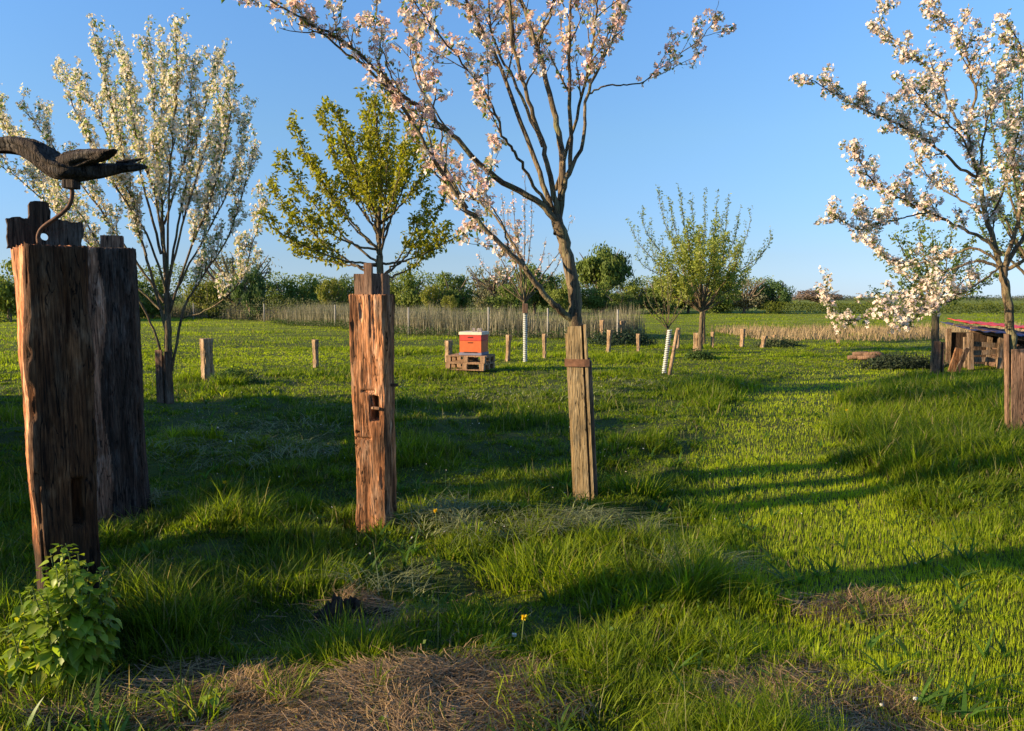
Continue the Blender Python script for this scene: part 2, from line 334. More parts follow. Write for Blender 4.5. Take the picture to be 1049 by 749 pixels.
def grass():
    mb = MB()
    def colours(x, y, n, dry=0.06):
        k = fbm(x * .6, y * .6, 9, 3); _, short = tallness(x, y)
        a = np.array([.030, .070, .006]); b = np.array([.240, .298, .012])
        f = np.clip(-.05 + .9 * k + .55 * short + rng.normal(0, .2, n) + .35 * sstep(11, 22, y), 0, 1)[:, None]
        c = a * (1 - f) + b * f; c *= rng.uniform(.75, 1.25, (n, 1)) * (1 + .25 * short[:, None]) * np.where(short[:, None] > .5, np.array([1.03, 1, 1]), 1)
        d = rng.rand(n) < dry; c[d] = np.array([.26, .21, .10]) * rng.uniform(.6, 1.2, (d.sum(), 1)); return c
    def wedge(n, d0, d1, p):
        u = rng.rand(n); e = 1 - p; y = (d0 ** e + u * (d1 ** e - d0 ** e)) ** (1 / e); x = rng.uniform(-1, 1, n) * (.70 * y + .8); return x, y
    # even sward
    for (n, d0, d1, seg, p) in ((290000, 1.9, 8, 3, .6), (190000, 8, 24, 2, .75), (190000, 24, 78, 1, .9)):
        x, y = wedge(n, d0, d1, p); H, short = tallness(x, y); keep = rng.rand(n) > np.maximum(bare(x, y) * .93, .75 * (1 - sstep(.30, .48, fbm(x * 3.3, y * 3.3, 13, 2))) * (1 - short) * (y < 12))
        x, y, H, short = x[keep], y[keep], H[keep], short[keep]; n = len(x)
        h = H * rng.uniform(.35, 1.3, n); wd = .0012 * (y ** .95 + 1.1) * rng.uniform(.55, 1.25, n) * (1 - .25 * short)
        az = fbm(x * 1.6, y * 1.6, 10, 2) * 14 + rng.normal(0, 1.1, n); flat = (rng.rand(n) < .07) & (short < .5)
        blades(mb, x, y, h, wd, az, rng.uniform(.1, .75, n) * (1 - .6 * short) + flat * 1.4, rng.uniform(0, .35, n) * (1 - .7 * short), colours(x, y, n), seg)
    # tufts
    for (nt_, d0, d1, per, seg) in ((5200, 1.9, 9, 34, 3), (5000, 9, 26, 18, 2)):
        x, y = wedge(nt_, d0, d1, .6); H, short = tallness(x, y)
        keep = (rng.rand(nt_) > bare(x, y) * .9) & (rng.rand(nt_) > short * .93); x, y, H = x[keep], y[keep], H[keep]
        m = len(x); big = rng.uniform(.8, 1.7, m) ; R = rng.uniform(.02, .055, m) * (1 + y / 14)
        xx = np.repeat(x, per); yy = np.repeat(y, per); n = len(xx); az = rng.uniform(0, 2 * math.pi, n); rr = np.repeat(R, per) * np.sqrt(rng.rand(n))
        xx = xx + np.cos(az) * rr; yy = yy + np.sin(az) * rr
        comb = np.repeat(rng.uniform(0, 6.28, m), per); cs = rng.rand(n) < .35; az = np.where(cs, comb, az)
        h = np.repeat(H * big, per) * rng.uniform(.5, 1.15, n); wd = .0013 * (yy ** .95 + 1.3) * rng.uniform(.7, 1.4, n)
        blades(mb, xx, yy, h, wd, az, rng.uniform(.15, .9, n), rng.uniform(.05, .5, n), colours(xx, yy, n, .03) * np.repeat(rng.uniform(.85, 1.2, m), per)[:, None], seg)
    # extra thick clumps at the feet of posts and on the hummocks of the photograph
    for (px, py, cnt, r, hh) in ((395, 552, 200, .22, .13), (604, 524, 220, .16, .15), (655, 505, 300, .25, .28), (560, 590, 700, .42, .26), (650, 600, 700, .5, .25), (470, 640, 450, .3, .15), (280, 600, 500, .5, .24),
                                (900, 430, 500, .6, .26), (980, 440, 500, .6, .26), (235, 395, 300, .3, .28), (60, 745, 240, .30, .2), (200, 735, 60, .12, .2), (290, 715, 90, .1, .16), (610, 735, 800, .4, .13), (880, 690, 160, .12, .08), (930, 640, 240, .2, .08), (540, 550, 500, .35, .20)):
        c = G(px, py); az = rng.uniform(0, 6.28, cnt); rr = r * rng.rand(cnt) ** .6; x = c[0] + np.cos(az) * rr; y = c[1] + np.sin(az) * rr * .8
        blades(mb, x, y, hh * rng.uniform(.4, 1.15, cnt), .0012 * (y ** .95 + 1.5) * rng.uniform(.8, 1.5, cnt), az + rng.normal(0, .8, cnt), rng.uniform(.2, .9, cnt), rng.uniform(.05, .5, cnt), colours(x, y, cnt, .03), 3)
    n = 26000; x, y = wedge(n, 1.9, 11, .3); k = (rng.rand(n) < sstep(.48, .62, fbm(x * 1.1, y * 1.1, 14, 3)) + .04) & (rng.rand(n) > bare(x, y) * .8) & (rng.rand(n) > tallness(x, y)[1] * .85); x, y = x[k], y[k]; n = len(x); H, _ = tallness(x, y)
    ps = np.stack([x, y, gz(x, y) + .015 + rng.rand(n) * H * .75], -1); V0 = np.array([(0, 0, 0), (.5, -.42, .08), (1, 0, 0), (.5, .42, .08)])
    f2 = rng.rand(n)[:, None]; scatter(mb, V0, LEAF_F, ps, randrot(n, np.tile([-.2, -.1, .9], (n, 1)), .5), rng.uniform(.012, .034, n), np.array([.045, .10, .015]) * (1 - f2) + np.array([.11, .17, .025]) * f2)
    n = 500; x, y = wedge(n, 2.2, 14, .5); k = rng.rand(n) > bare(x, y); x, y = x[k], y[k]          # docks and dandelion rosettes
    for xi, yi in zip(x, y):
        m = rng.randint(4, 9); az = rng.uniform(0, 6.28, m); blades(mb, np.full(m, xi), np.full(m, yi), rng.uniform(.08, .20, m), rng.uniform(.012, .026, m), az, rng.uniform(.5, 1.2, m), rng.uniform(.1, .6, m), np.array([.06, .12, .02]) * rng.uniform(.7, 1.4, (m, 1)), 4)
    n = 1500; x, y = wedge(n, 2.2, 16, .5); H, sh_ = tallness(x, y); k = (sh_ < .3) & (rng.rand(n) > bare(x, y)); x, y, H = x[k], y[k], H[k]; n = len(x)   # seed stalks
    blades(mb, x, y, (H + .1) * rng.uniform(.9, 1.5, n), np.full(n, .0022) * (1 + y / 8), rng.uniform(0, 6.28, n), rng.uniform(.1, .5, n), rng.uniform(0, .2, n), np.array([.30, .28, .12]) * rng.uniform(.6, 1.2, (n, 1)), 3)
    tag(mb.obj('grass', M['grass']), 'green meadow grass, mown short along the path and tufted elsewhere', 'grass', kind='stuff')
    # straw: dry stalks lying on the bare patches
    mb = MB(); n = 100000; x = rng.uniform(-2.4, 2.1, n); y = rng.uniform(2.3, 4.6, n); b = bare(x, y); pv = np.where(x < -1.15, .25, 1.0) * b + .02
    k = rng.rand(n) < pv; x, y = x[k], y[k]; n = len(x); L = rng.uniform(.04, .17, n)
    az = fbm(x * 2, y * 2, 3, 2) * 9 + rng.normal(0, .9, n); z = gz(x, y) + rng.uniform(.002, .045, n) * fbm(x * 5, y * 5, 2, 2) * 1.6
    c = np.array([.40, .26, .13]) * rng.uniform(.25, 1.3, (n, 1)); c[:, 2] *= rng.uniform(.8, 1.2, n)
    wd = rng.uniform(.0005, .0015, n); dz = rng.uniform(-.1, .28, n) * L
    dx, dy = np.cos(az), np.sin(az); V = []
    for t, bow in ((0, 0), (.5, 1), (1, 0)):
        bx = x + dx * L * t - dy * bow * L * .12; by = y + dy * L * t + dx * bow * L * .12; bz = z + dz * t + bow * .006
        V.append(np.stack([bx - dy * wd, by + dx * wd, bz], -1)); V.append(np.stack([bx + dy * wd, by - dx * wd, bz + wd * .5], -1))
    V = np.stack(V, 1).reshape(-1, 3); base = np.arange(n)[:, None] * 6
    mb.add(V, np.concatenate([base + np.array([0, 1, 3, 2]), base + np.array([2, 3, 5, 4])]), np.repeat(c, 6, 0))
    tag(mb.obj('straw', M['straw']), 'dry brown straw lying over the bare patches of earth', 'straw', kind='stuff')
    # pale flattened dead grass between the posts
    mb = MB()
    for (px, py, cnt, r) in ((500, 545, 1500, .6), (250, 465, 900, 1.0), (620, 540, 900, .4), (120, 520, 700, .35), (720, 590, 500, .3), (400, 610, 150, .25), (260, 445, 700, 1.0), (560, 405, 500, 1.4), (690, 395, 500, 1.5)):
        c = G(px, py); az = rng.uniform(0, 6.28, cnt); rr = r * rng.rand(cnt) ** .5; x = c[0] + np.cos(az) * rr; y = c[1] + np.sin(az) * rr * .6
        h = rng.uniform(.05, .14, cnt) * (1 + py / 1500); cnt = int(cnt * .6); x, y, h = x[:cnt], y[:cnt], h[:cnt]; col = np.array([.20, .22, .09]) * rng.uniform(.6, 1.3, (cnt, 1))
        blades(mb, x, y, h, .0012 * (y ** .9 + 1.2), fbm(x * 3, y * 3, 5, 2) * 12 + rng.normal(0, .7, cnt), rng.uniform(1.2, 2.6, cnt), rng.uniform(.5, .95, cnt), col, 3, gz(x, y) + .03 + .05 * rng.rand(cnt))
    tag(mb.obj('dead_grass', M['straw']), 'pale flattened dead grass lying in the sward', 'dead grass', kind='stuff')
# ------------------------------------------------------------------ foliage pieces
def randrot(n, nrm=None, spread=1.0):
    "n random orthonormal frames, third axis near nrm"
    z = rng.normal(0, 1, (n, 3)); 
    if nrm is not None: z = nrm + z * spread
    z /= np.linalg.norm(z, axis=1)[:, None] + 1e-9; a = rng.normal(0, 1, (n, 3)); x = np.cross(a, z); x /= np.linalg.norm(x, axis=1)[:, None] + 1e-9
    return np.stack([x, np.cross(z, x), z], 1)     # rows = axes
LEAF = np.array([(0, 0, 0), (.42, -.27, .10), (1, 0, -.06), (.42, .27, .10)]); LEAF_F = np.array([(0, 1, 2), (0, 2, 3)])
def petal_flower():
    V = []; Fq = []
    for k in range(5):
        a = k * 2 * math.pi / 5; c, s_ = math.cos(a), math.sin(a); o = len(V)
        for (u, v, w_) in ((.06, 0, 0), (.55, -.36, .20), (1, 0, .34), (.55, .36, .20)): V.append((u * c - v * s_, u * s_ + v * c, w_))
        Fq.append((o, o + 1, o + 2, o + 3))
    return np.array(V), np.array(Fq)
FLV, FLF = petal_flower()
def scatter(mb, TV, TF, pos, rot, size, col):
    n = len(pos); V = np.einsum('kj,nji->nki', TV, rot) * np.asarray(size).reshape(-1, 1, 1) + pos[:, None]
    Fa = (TF[None] + (np.arange(n) * len(TV))[:, None, None]).reshape(-1, TF.shape[1]); mb.add(V.reshape(-1, 3), Fa, np.repeat(col, len(TV), 0))
grass()
def leaves(mb, pos, nrm, size, col, spread=.9):
    n = len(pos); scatter(mb, LEAF, LEAF_F, pos, randrot(n, nrm, spread), size * rng.uniform(.6, 1.3, n), col * rng.uniform(.7, 1.3, (n, 1)))
def smoothline(P, m):
    P = np.asarray(P, float); n = len(P); t = np.linspace(0, n - 1, m); i = np.clip(t.astype(int), 0, n - 2); f = (t - i)[:, None]
    p0 = P[np.clip(i - 1, 0, n - 1)]; p1 = P[i]; p2 = P[i + 1]; p3 = P[np.clip(i + 2, 0, n - 1)]
    return .5 * (2 * p1 + (p2 - p0) * f + (2 * p0 - 5 * p1 + 4 * p2 - p3) * f ** 2 + (3 * p1 - p0 - 3 * p2 + p3) * f ** 3)
def unit(v): return v / (np.linalg.norm(v) + 1e-9)
def sprout(limb, R, spacing, L, up, ang, start=.25, seed=0, rmax=.011, drop=.5):
    "side shoots along a limb"
    r = np.random.RandomState(seed); P = np.asarray(limb); seg = np.linalg.norm(np.diff(P, axis=0), axis=1); cum = np.concatenate([[0], np.cumsum(seg)]); tot = cum[-1]; out = []
    s = start * tot + r.rand() * spacing
    while s < tot:
        i = min(np.searchsorted(cum, s) - 1, len(P) - 2); i = max(i, 0); f = (s - cum[i]) / (seg[i] + 1e-9); p = P[i] * (1 - f) + P[i + 1] * f; T = unit(P[i + 1] - P[i])
        pr = unit(np.cross(T, r.normal(0, 1, 3))); a = math.radians(ang * r.uniform(.7, 1.3)); d = unit(T * math.cos(a) + pr * math.sin(a) + np.array([0, 0, up]))
        l = L * r.uniform(.45, 1.25) * (1 - drop * s / tot); pts = [p]; m = 6
        for _ in range(m - 1):
            d = unit(d + r.normal(0, .11, 3) + np.array([0, 0, up * .14])); pts.append(pts[-1] + d * l / (m - 1))
        r0 = min(rmax, (R[i] if np.ndim(R) else R) * .65); out.append((smoothline(pts, 9), np.linspace(r0, .0022, 9))); s += spacing * r.uniform(.6, 1.4)
    return out
def anchors(shoots, step, start=.15, seed=0):
    r = np.random.RandomState(seed); A = []; D = []
    for P, R in shoots:
        seg = np.linalg.norm(np.diff(P, axis=0), axis=1); cum = np.concatenate([[0], np.cumsum(seg)]); tot = cum[-1]; s = start * tot + r.rand() * step
        while s < tot:
            i = max(min(np.searchsorted(cum, s) - 1, len(P) - 2), 0); f = (s - cum[i]) / (seg[i] + 1e-9); A.append(P[i] * (1 - f) + P[i + 1] * f); D.append(unit(P[i + 1] - P[i])); s += step * r.uniform(.5, 1.5)
        A.append(P[-1]); D.append(unit(P[-1] - P[-2]))
    return np.array(A), np.array(D)
def blossom(mb, lf, A, D, nfl=(3, 6), rad=.045, size=.021, pink=.35, leafn=3, leafs=.05, leafcol=(.10, .17, .035), lush=1.0):
    n = len(A); k = rng.randint(nfl[0], nfl[1] + 1, n); idx = np.repeat(np.arange(n), k); m = len(idx)
    off = rng.normal(0, 1, (m, 3)); off /= np.linalg.norm(off, axis=1)[:, None]; off[:, 2] += .25; pos = A[idx] + off * rad * rng.uniform(.5, 1.2, (m, 1))
    base = np.array([.86, .82, .74]); pk = np.array([.84, .52, .50]); f = np.clip(rng.rand(m) * pink * 1.7 + np.repeat(rng.rand(n), k) * pink * .5, 0, 1)[:, None]
    col = (base * (1 - f) + pk * f) * rng.uniform(.85, 1.05, (m, 1))
    scatter(mb, FLV, FLF, pos, randrot(m, off, .5), size * rng.uniform(.75, 1.25, m), col)
    if leafn:
        idx = np.repeat(np.arange(n), leafn); m = len(idx); o2 = rng.normal(0, 1, (m, 3)); o2 /= np.linalg.norm(o2, axis=1)[:, None]
        leaves(lf, A[idx] + o2 * rad * .6, o2 * .4 + np.array([0, 0, .7]), leafs, np.tile(np.array(leafcol), (m, 1)), .8)
def wood_limb(mb, P, R, k=7, col=(1, 1, 1)): mb.tube(P, R, k, col)

def tree(name, label, loc, limbs, shoots_cfg, fol, cat='tree', group=None, trunkmat='bark', local_seed=0, kcol=None):
    """limbs: [(points in world, r0, r1)]; the first is the trunk. shoots_cfg: (spacing1, L1, up1, ang1, spacing2, L2, up2)"""
    loc = np.array([loc[0], loc[1], loc[2]], float); t = thing(name, label, cat, loc, 0, group)
    tr = MB(); br = MB(); fine = []; LL = []
    for i, (P, r0, r1) in enumerate(limbs):
        m = max(10, len(P) * 5); Q = smoothline(P, m) - loc; Q[1:-1] += rng.normal(0, .006, (m - 2, 3)); tt = np.linspace(0, 1, m)
        R = r0 + (r1 - r0) * tt ** .8
        if i == 0: R = R * (1 + .25 * np.exp(-tt * 8))
        (tr if i == 0 else br).tube(Q, R, 14 if r0 > .03 else 8, cap=(i == 0)); LL.append((Q, R))
    s1, L1, u1, a1, s2, L2, u2 = shoots_cfg; lim = fol.get('limb_from', .35)
    for i, (Q, R) in enumerate(LL):
        if i == 0 and not fol.get('trunk_shoots'): continue
        sh = sprout(Q, R, s1, L1, u1, a1, fol.get('from', .3), local_seed * 100 + i); fine += sh
        m = int(len(Q) * lim); fine.append((Q[m:], R[m:]) + ())
        for j, (P2, R2) in enumerate(sh):
            br.tube(P2, R2, 5)
            if s2:
                sh2 = sprout(P2, R2, s2, L2, u2, 45, .2, local_seed * 100 + i * 37 + j, .005); fine += sh2
                for P3, R3 in sh2: br.tube(P3, R3, 4)
    tr.obj('trunk', M[trunkmat], t, True); br.obj('branches', M[trunkmat], t, True)
    A, D = anchors(fine, fol['step'], .1, local_seed)
    if fol.get('keep', 1) < 1:
        # blossoms and leaves come in clumps
        kk = rng.rand(len(A)) < fol['keep']; A, D = A[kk], D[kk]
    if fol.get('jit'): A = A + rng.normal(0, fol['jit'], A.shape)
    lf = MB(); bl = MB()
    if fol.get('flowers'):
        blossom(bl, lf, A, D, fol['flowers'], fol.get('rad', .045), fol.get('fsize', .021), fol.get('pink', .3), fol.get('leafn', 3), fol.get('leafs', .05), fol.get('leafcol', (.10, .17, .035)))
        bl.obj('blossom', M['petal'], t)
    else:
        ln = fol['leafn']; idx = np.repeat(np.arange(len(A)), ln); m = len(idx); o2 = rng.normal(0, 1, (m, 3)); o2 /= np.linalg.norm(o2, axis=1)[:, None]
        c = np.array(fol['leafcol']); c2 = np.array(fol.get('leafcol2', fol['leafcol'])); f = np.clip(rng.rand(m) * .5 + np.repeat(rng.rand(len(A)), ln) * .5, 0, 1)[:, None]
        leaves(lf, A[idx] + o2 * fol.get('rad', .05), o2 * .5 + np.array([0, 0, .5]), fol['leafs'], c * (1 - f) + c2 * f, .8)
    if lf.n: lf.obj('foliage', M['leaf'], t)
    return t
def trace(Y, pts, yoff):
    "pixel trace -> world points; yoff = how far nearer/farther the end is than the start"
    n = len(pts); return [at(x, y, Y + (yoff[0] + (yoff[1] - yoff[0]) * (i / (n - 1)) ** 1.2)) for i, (x, y) in enumerate(pts)]
def ground_of(px, py): 
    g = G(px, py); return np.array([g[0], g[1], gz1(g[0], g[1])])

# ------------------------------------------------------------------ oak posts
def beam(mb, h, w, t, lean=(0, 0), npz=190, seed=0, rough=1.0, pits=(), width=None, chips=(), col=None, rr=.018):
    "a hewn beam: rounded rectangle swept up Z with cracks and worn edges; pits = (face, u, z, half u, half z, depth)"
    per = []; r = rr; hw, ht = w / 2, t / 2; step = .0075
    def seg(a, b, n_):
        m = max(2, int(np.hypot(*(np.array(b) - a)) / step)); return [(a[0] + (b[0] - a[0]) * i / m, a[1] + (b[1] - a[1]) * i / m, n_[0], n_[1]) for i in range(m)]
    def arc(cx, cy, a0):
        return [(cx + r * math.cos(a0 + k * math.pi / 6), cy + r * math.sin(a0 + k * math.pi / 6), math.cos(a0 + k * math.pi / 6), math.sin(a0 + k * math.pi / 6)) for k in range(3)]
    per += seg((-hw + r, -ht), (hw - r, -ht), (0, -1)) + arc(hw - r, -ht + r, -math.pi / 2) + seg((hw, -ht + r), (hw, ht - r), (1, 0)) + arc(hw - r, ht - r, 0)
    per += seg((hw - r, ht), (-hw + r, ht), (0, 1)) + arc(-hw + r, ht - r, math.pi / 2) + seg((-hw, ht - r), (-hw, -ht + r), (-1, 0)) + arc(-hw + r, -ht + r, math.pi)
    per = np.array(per); n = len(per); zz = np.linspace(-.06, h, npz); u = np.arange(n) * step; Z, U = np.meshgrid(zz, u, indexing='ij')
    X = np.tile(per[:, 0], (npz, 1)); Y = np.tile(per[:, 1], (npz, 1)); NX = np.tile(per[:, 2], (npz, 1)); NY = np.tile(per[:, 3], (npz, 1))
    wx = U + .02 * vn(Z * 3, U * 3, seed)
    crack = sstep(.70, .84, vn(wx * 75 + 2 * vn(Z * 4, U * 3, seed), Z * 2.6 + seed * 5, seed + 1)) * sstep(.4, .6, vn(wx * 6, Z * 1.2, seed + 2))
    d = -.010 * crack * rough + .006 * (fbm(wx * 90, Z * 14, seed + 3, 3) - .5) * rough + .028 * (fbm(U * 5 + 3, Z * 2.2, seed + 4, 3) - .5) * rough
    corner = sstep(.5, .95, np.abs(NX * NY) * 2 + np.exp(-((np.abs(X) - hw) ** 2 + (np.abs(Y) - ht) ** 2) / .0007))
    d -= corner * .024 * sstep(.42, .75, fbm(Z * 5, U * .7, seed + 5, 3)) * rough
    sc_ = np.ones(npz) if width is None else np.interp(zz, *zip(*width))
    X = X * sc_[:, None] + NX * d; Y = Y * (1 + (sc_[:, None] - 1) * .7) + NY * d
    for (face, pu, pz, hu, hz_, dep) in pits:
        L_ = (X if face in 'fb' else Y); on = {'f': NY < -.7, 'b': NY > .7, 'l': NX < -.7, 'r': NX > .7}[face]
        k = on * (1 - sstep(hu * .8, hu * 1.1, np.abs(L_ - pu))) * (1 - sstep(hz_ * .9, hz_ * 1.1, np.abs(Z - pz)))
        if face == 'f': Y = Y + k * dep
        if face == 'l': X = X + k * dep
    X = X + lean[0] * Z; Y = Y + lean[1] * Z
    top = Z[-1] + .006 * rng.normal(0, 1, n); Z = Z.copy(); Z[-1] = top
    V = [np.stack([X, Y, Z], -1).reshape(-1, 3)]; cx, cy = lean[0] * h, lean[1] * h; rings = npz
    for f in (.93, .7, .4, .12):
        V.append(np.stack([cx + (X[-1] - cx) * f, cy + (Y[-1] - cy) * f, h + .012 * (rng.rand(n) - .3) * (f < .9)], -1)); rings += 1
    V = np.concatenate(V); V = np.vstack([V, (cx, cy, h)]); i = np.arange(rings - 1)[:, None] * n; j = np.arange(n)[None]; j2 = (j + 1) % n
    q = np.stack([i + j, i + j2, i + n + j2, i + n + j], -1).reshape(-1, 4); a = np.arange(n)
    c = (1, 1, 1) if col is None else col(V)
    mb.add(V, [q, np.stack([a + (rings - 1) * n, (a + 1) % n + (rings - 1) * n, np.full(n, len(V) - 1)], -1)], c)
def roughbox(mb, c, size, seed=0, amp=.004, R=None, nseg=14):
    "a hewn block with uneven faces"
    per = []; hx, hy, hz_ = np.array(size) / 2; lin = np.linspace(-1, 1, nseg); V = []; Fq = []
    for a in range(3):
        for sg in (-1, 1):
            u, v = np.meshgrid(lin, lin, indexing='ij'); p = np.zeros((nseg, nseg, 3)); p[..., a] = sg; p[..., (a + 1) % 3] = u; p[..., (a + 2) % 3] = v; p = p.reshape(-1, 3)
            o = len(V) * nseg * nseg; i, j = np.meshgrid(np.arange(nseg - 1), np.arange(nseg - 1), indexing='ij'); b = (i * nseg + j).ravel() + o
            q = np.stack([b, b + nseg, b + nseg + 1, b + 1], -1); q = q if sg > 0 else q[:, ::-1]; V.append(p); Fq.append(q)
    V = np.concatenate(V) * np.array([hx, hy, hz_]); ed = (np.abs(V) > np.array([hx, hy, hz_]) * .999).sum(1) >= 2
    nrm = V / (np.linalg.norm(V, axis=1)[:, None] + 1e-9)
    d = (fbm(V[:, 0] * 30 + V[:, 1] * 17, V[:, 2] * 6 + V[:, 1] * 9, seed, 3) - .5) * amp * 2 - ed * .004 * vn(V[:, 2] * 40, V[:, 0] * 40 + V[:, 1] * 40, seed + 1)
    V = V + nrm * d[:, None]
    if R is not None: V = V @ np.array(R).T
    mb.add(V + np.array(c), np.concatenate(Fq))

# left post with the bird
A1 = math.radians(37); b1 = at(70, 650, 3.42); base1 = np.array([b1[0] + .01, 3.42, gz1(b1[0], 3.42)]); top_z = at(60, 254, 3.42)[2]; H1 = top_z - base1[2]
post1 = thing('oak_post', 'thick dark oak post in the left foreground carrying the driftwood bird', 'post', base1, A1, 'carved oak posts')
mb = MB()
def char_and_shade(V):  # charred foot, plus painted shade on front and mortise, painted light on the side
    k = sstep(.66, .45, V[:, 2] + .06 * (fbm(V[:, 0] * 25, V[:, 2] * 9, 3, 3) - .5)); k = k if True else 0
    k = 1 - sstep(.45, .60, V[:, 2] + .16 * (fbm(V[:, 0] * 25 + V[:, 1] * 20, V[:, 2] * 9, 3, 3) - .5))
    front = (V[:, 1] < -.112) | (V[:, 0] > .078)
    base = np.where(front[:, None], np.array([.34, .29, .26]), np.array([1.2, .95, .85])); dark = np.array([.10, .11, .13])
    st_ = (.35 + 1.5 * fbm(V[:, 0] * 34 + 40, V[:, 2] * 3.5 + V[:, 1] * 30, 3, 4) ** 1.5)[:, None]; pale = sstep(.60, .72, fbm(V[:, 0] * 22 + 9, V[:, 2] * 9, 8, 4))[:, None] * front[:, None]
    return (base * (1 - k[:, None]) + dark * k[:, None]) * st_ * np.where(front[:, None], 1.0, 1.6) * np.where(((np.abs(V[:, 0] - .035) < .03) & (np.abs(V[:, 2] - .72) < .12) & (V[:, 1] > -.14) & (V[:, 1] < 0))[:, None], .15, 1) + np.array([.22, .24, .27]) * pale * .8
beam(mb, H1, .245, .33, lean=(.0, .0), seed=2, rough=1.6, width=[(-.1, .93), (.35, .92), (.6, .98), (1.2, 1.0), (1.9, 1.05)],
     pits=(('f', .035, .72, .022, .10, .06), ('l', .05, .66, .012, .012, .03)), col=char_and_shade)
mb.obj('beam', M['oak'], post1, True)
# tenon plate with a peg hole and a raised tab
def tenon_plate():
    mb = MB(); T = .05; hx, hz_, hr = -.005, .058, .017
    out = [(-.145, 0), (-.145, .13), (-.125, .137), (-.062, .133), (-.058, .195), (-.052, .21), (.018, .207), (.022, .135), (.142, .128), (.149, .105), (.146, .07), (.138, .035), (.140, 0)]
    def dense(P):
        Q = []
        for a, b in zip(P, P[1:] + P[:1]):
            a = np.array(a); b = np.array(b); m = max(1, int(np.linalg.norm(b - a) / .008)); Q += [a + (b - a) * i / m for i in range(m)]
        return np.array(Q)
    O = dense(out); O = O + (np.stack([vn(O[:, 1] * 60, O[:, 0] * 60, 3), vn(O[:, 0] * 60, O[:, 1] * 60, 4)], -1) - .5) * .009; n = len(O)
    ang = np.arctan2(O[:, 1] - hz_, O[:, 0] - hx); I = np.stack([hx + hr * np.cos(ang), hz_ + hr * np.sin(ang)], -1); fr = [1, .75, .5, .25, 0]; V = []
    for y in (-T / 2, T / 2):
        for f in fr: P = I * (1 - f) + O * f; V.append(np.stack([P[:, 0], np.full(n, y) + (fbm(P[:, 0] * 50, P[:, 1] * 12, 2, 3) - .5) * .008, P[:, 1]], -1))
    V = np.concatenate(V); q = []; a = np.arange(n); b = (a + 1) % n
    for s_ in (0, 5):
        for k in range(4): q.append(np.stack([a + (s_ + k) * n, b + (s_ + k) * n, b + (s_ + k + 1) * n, a + (s_ + k + 1) * n], -1))
    q.append(np.stack([a, a + 5 * n, b + 5 * n, b], -1)); q.append(np.stack([a + 4 * n, b + 4 * n, b + 9 * n, a + 9 * n], -1)); mb.add(V, np.concatenate(q), (.75, .75, .78)); return mb
tp = tenon_plate().obj('tenon_plate', M['oakdark'], post1); tp.location = (-.005, .115, H1 - .004)
# bird
bird = thing('bird_sculpture', 'dark driftwood bird with spread wings on a bent iron rod', 'sculpture', at(43, 254, 3.30))
def bp(px, py, dy=0): return at(px, py, 3.30 + dy) - at(43, 254, 3.30)
mb = MB(); rod = smoothline([bp(43, 256, .0), bp(39, 245), bp(43, 234), bp(59, 222), bp(70, 212), bp(74, 200), bp(73, 190)], 40); mb.tube(rod, .0085, 10, cap=True)
mb.obj('iron_rod', M['iron'], bird, True)
mb = MB(); mb.box(bp(73, 189), (.055, .05, .036), roty(.05), .004); mb.obj('mounting_block', M['drift'], bird)
def loft(mb, pts, seed, k=36, m=70, amp=.010):
    "pts = (px, py, half height px, dy, half depth m)"
    P = smoothline([bp(p[0], p[1], p[3]) for p in pts], m); hh = smoothline([[p[2] * 3.3 / F, p[4], 0] for p in pts], m); T = np.gradient(P, axis=0); T /= np.linalg.norm(T, axis=1)[:, None]
    A = np.arange(k) * 2 * math.pi / k; V = []
    for i in range(m):
        s_ = unit(np.cross(T[i], (0, 0, 1))); u = np.cross(s_, T[i]); g = 1 + .28 * (fbm(A * 2.5 + 3, np.full(k, i * .05), seed, 3) - .5) * 2; g = g - .25 * sstep(.68, .8, vn(A * 3.2, np.full(k, i * .035), seed + 1))
        V.append(P[i] + g[:, None] * (np.sin(A)[:, None] * u * max(hh[i, 0], .002) + np.cos(A)[:, None] * s_ * max(hh[i, 1], .002)))
    V = np.vstack(V + [P[:1], P[-1:]]); i = np.arange(m - 1)[:, None] * k; j = np.arange(k)[None]; j2 = (j + 1) % k; q = np.stack([i + j, i + k + j, i + k + j2, i + j2], -1).reshape(-1, 4); a = np.arange(k)
    mb.add(V, [q, np.stack([a, (a + 1) % k, np.full(k, m * k)], -1), np.stack([(a + 1) % k + (m - 1) * k, a + (m - 1) * k, np.full(k, m * k + 1)], -1)])
mb = MB()
loft(mb, [(-62, 172, 3, .10, .015), (-40, 160, 6, .08, .03), (-10, 150, 8.5, .05, .04), (18, 148, 9.5, .03, .045), (38, 155, 12, .01, .05), (56, 168, 12.5, 0, .055), (72, 173, 11, 0, .05), (84, 174, 6, 0, .03)], 3)
loft(mb, [(52, 172, 5, 0, .03), (68, 172, 12.5, 0, .055), (86, 174, 10.5, .01, .05), (104, 175, 7.5, .03, .04), (126, 172, 4.6, .05, .03), (140, 171, 4, .06, .02), (151, 171, 1.2, .07, .008)], 5)
loft(mb, [(60, 168, 6, 0, .04), (78, 164, 9.5, -.01, .05), (95, 160, 7.5, -.04, .04), (108, 157.5, 4.5, -.08, .03), (118, 153.5, .8, -.11, .012)], 7)
loft(mb, [(120, 168, 3.2, .05, .022), (134, 165.5, 2.6, .06, .018), (147, 162.5, .8, .07, .008)], 9)
mb.obj('body', M['drift'], bird, True)

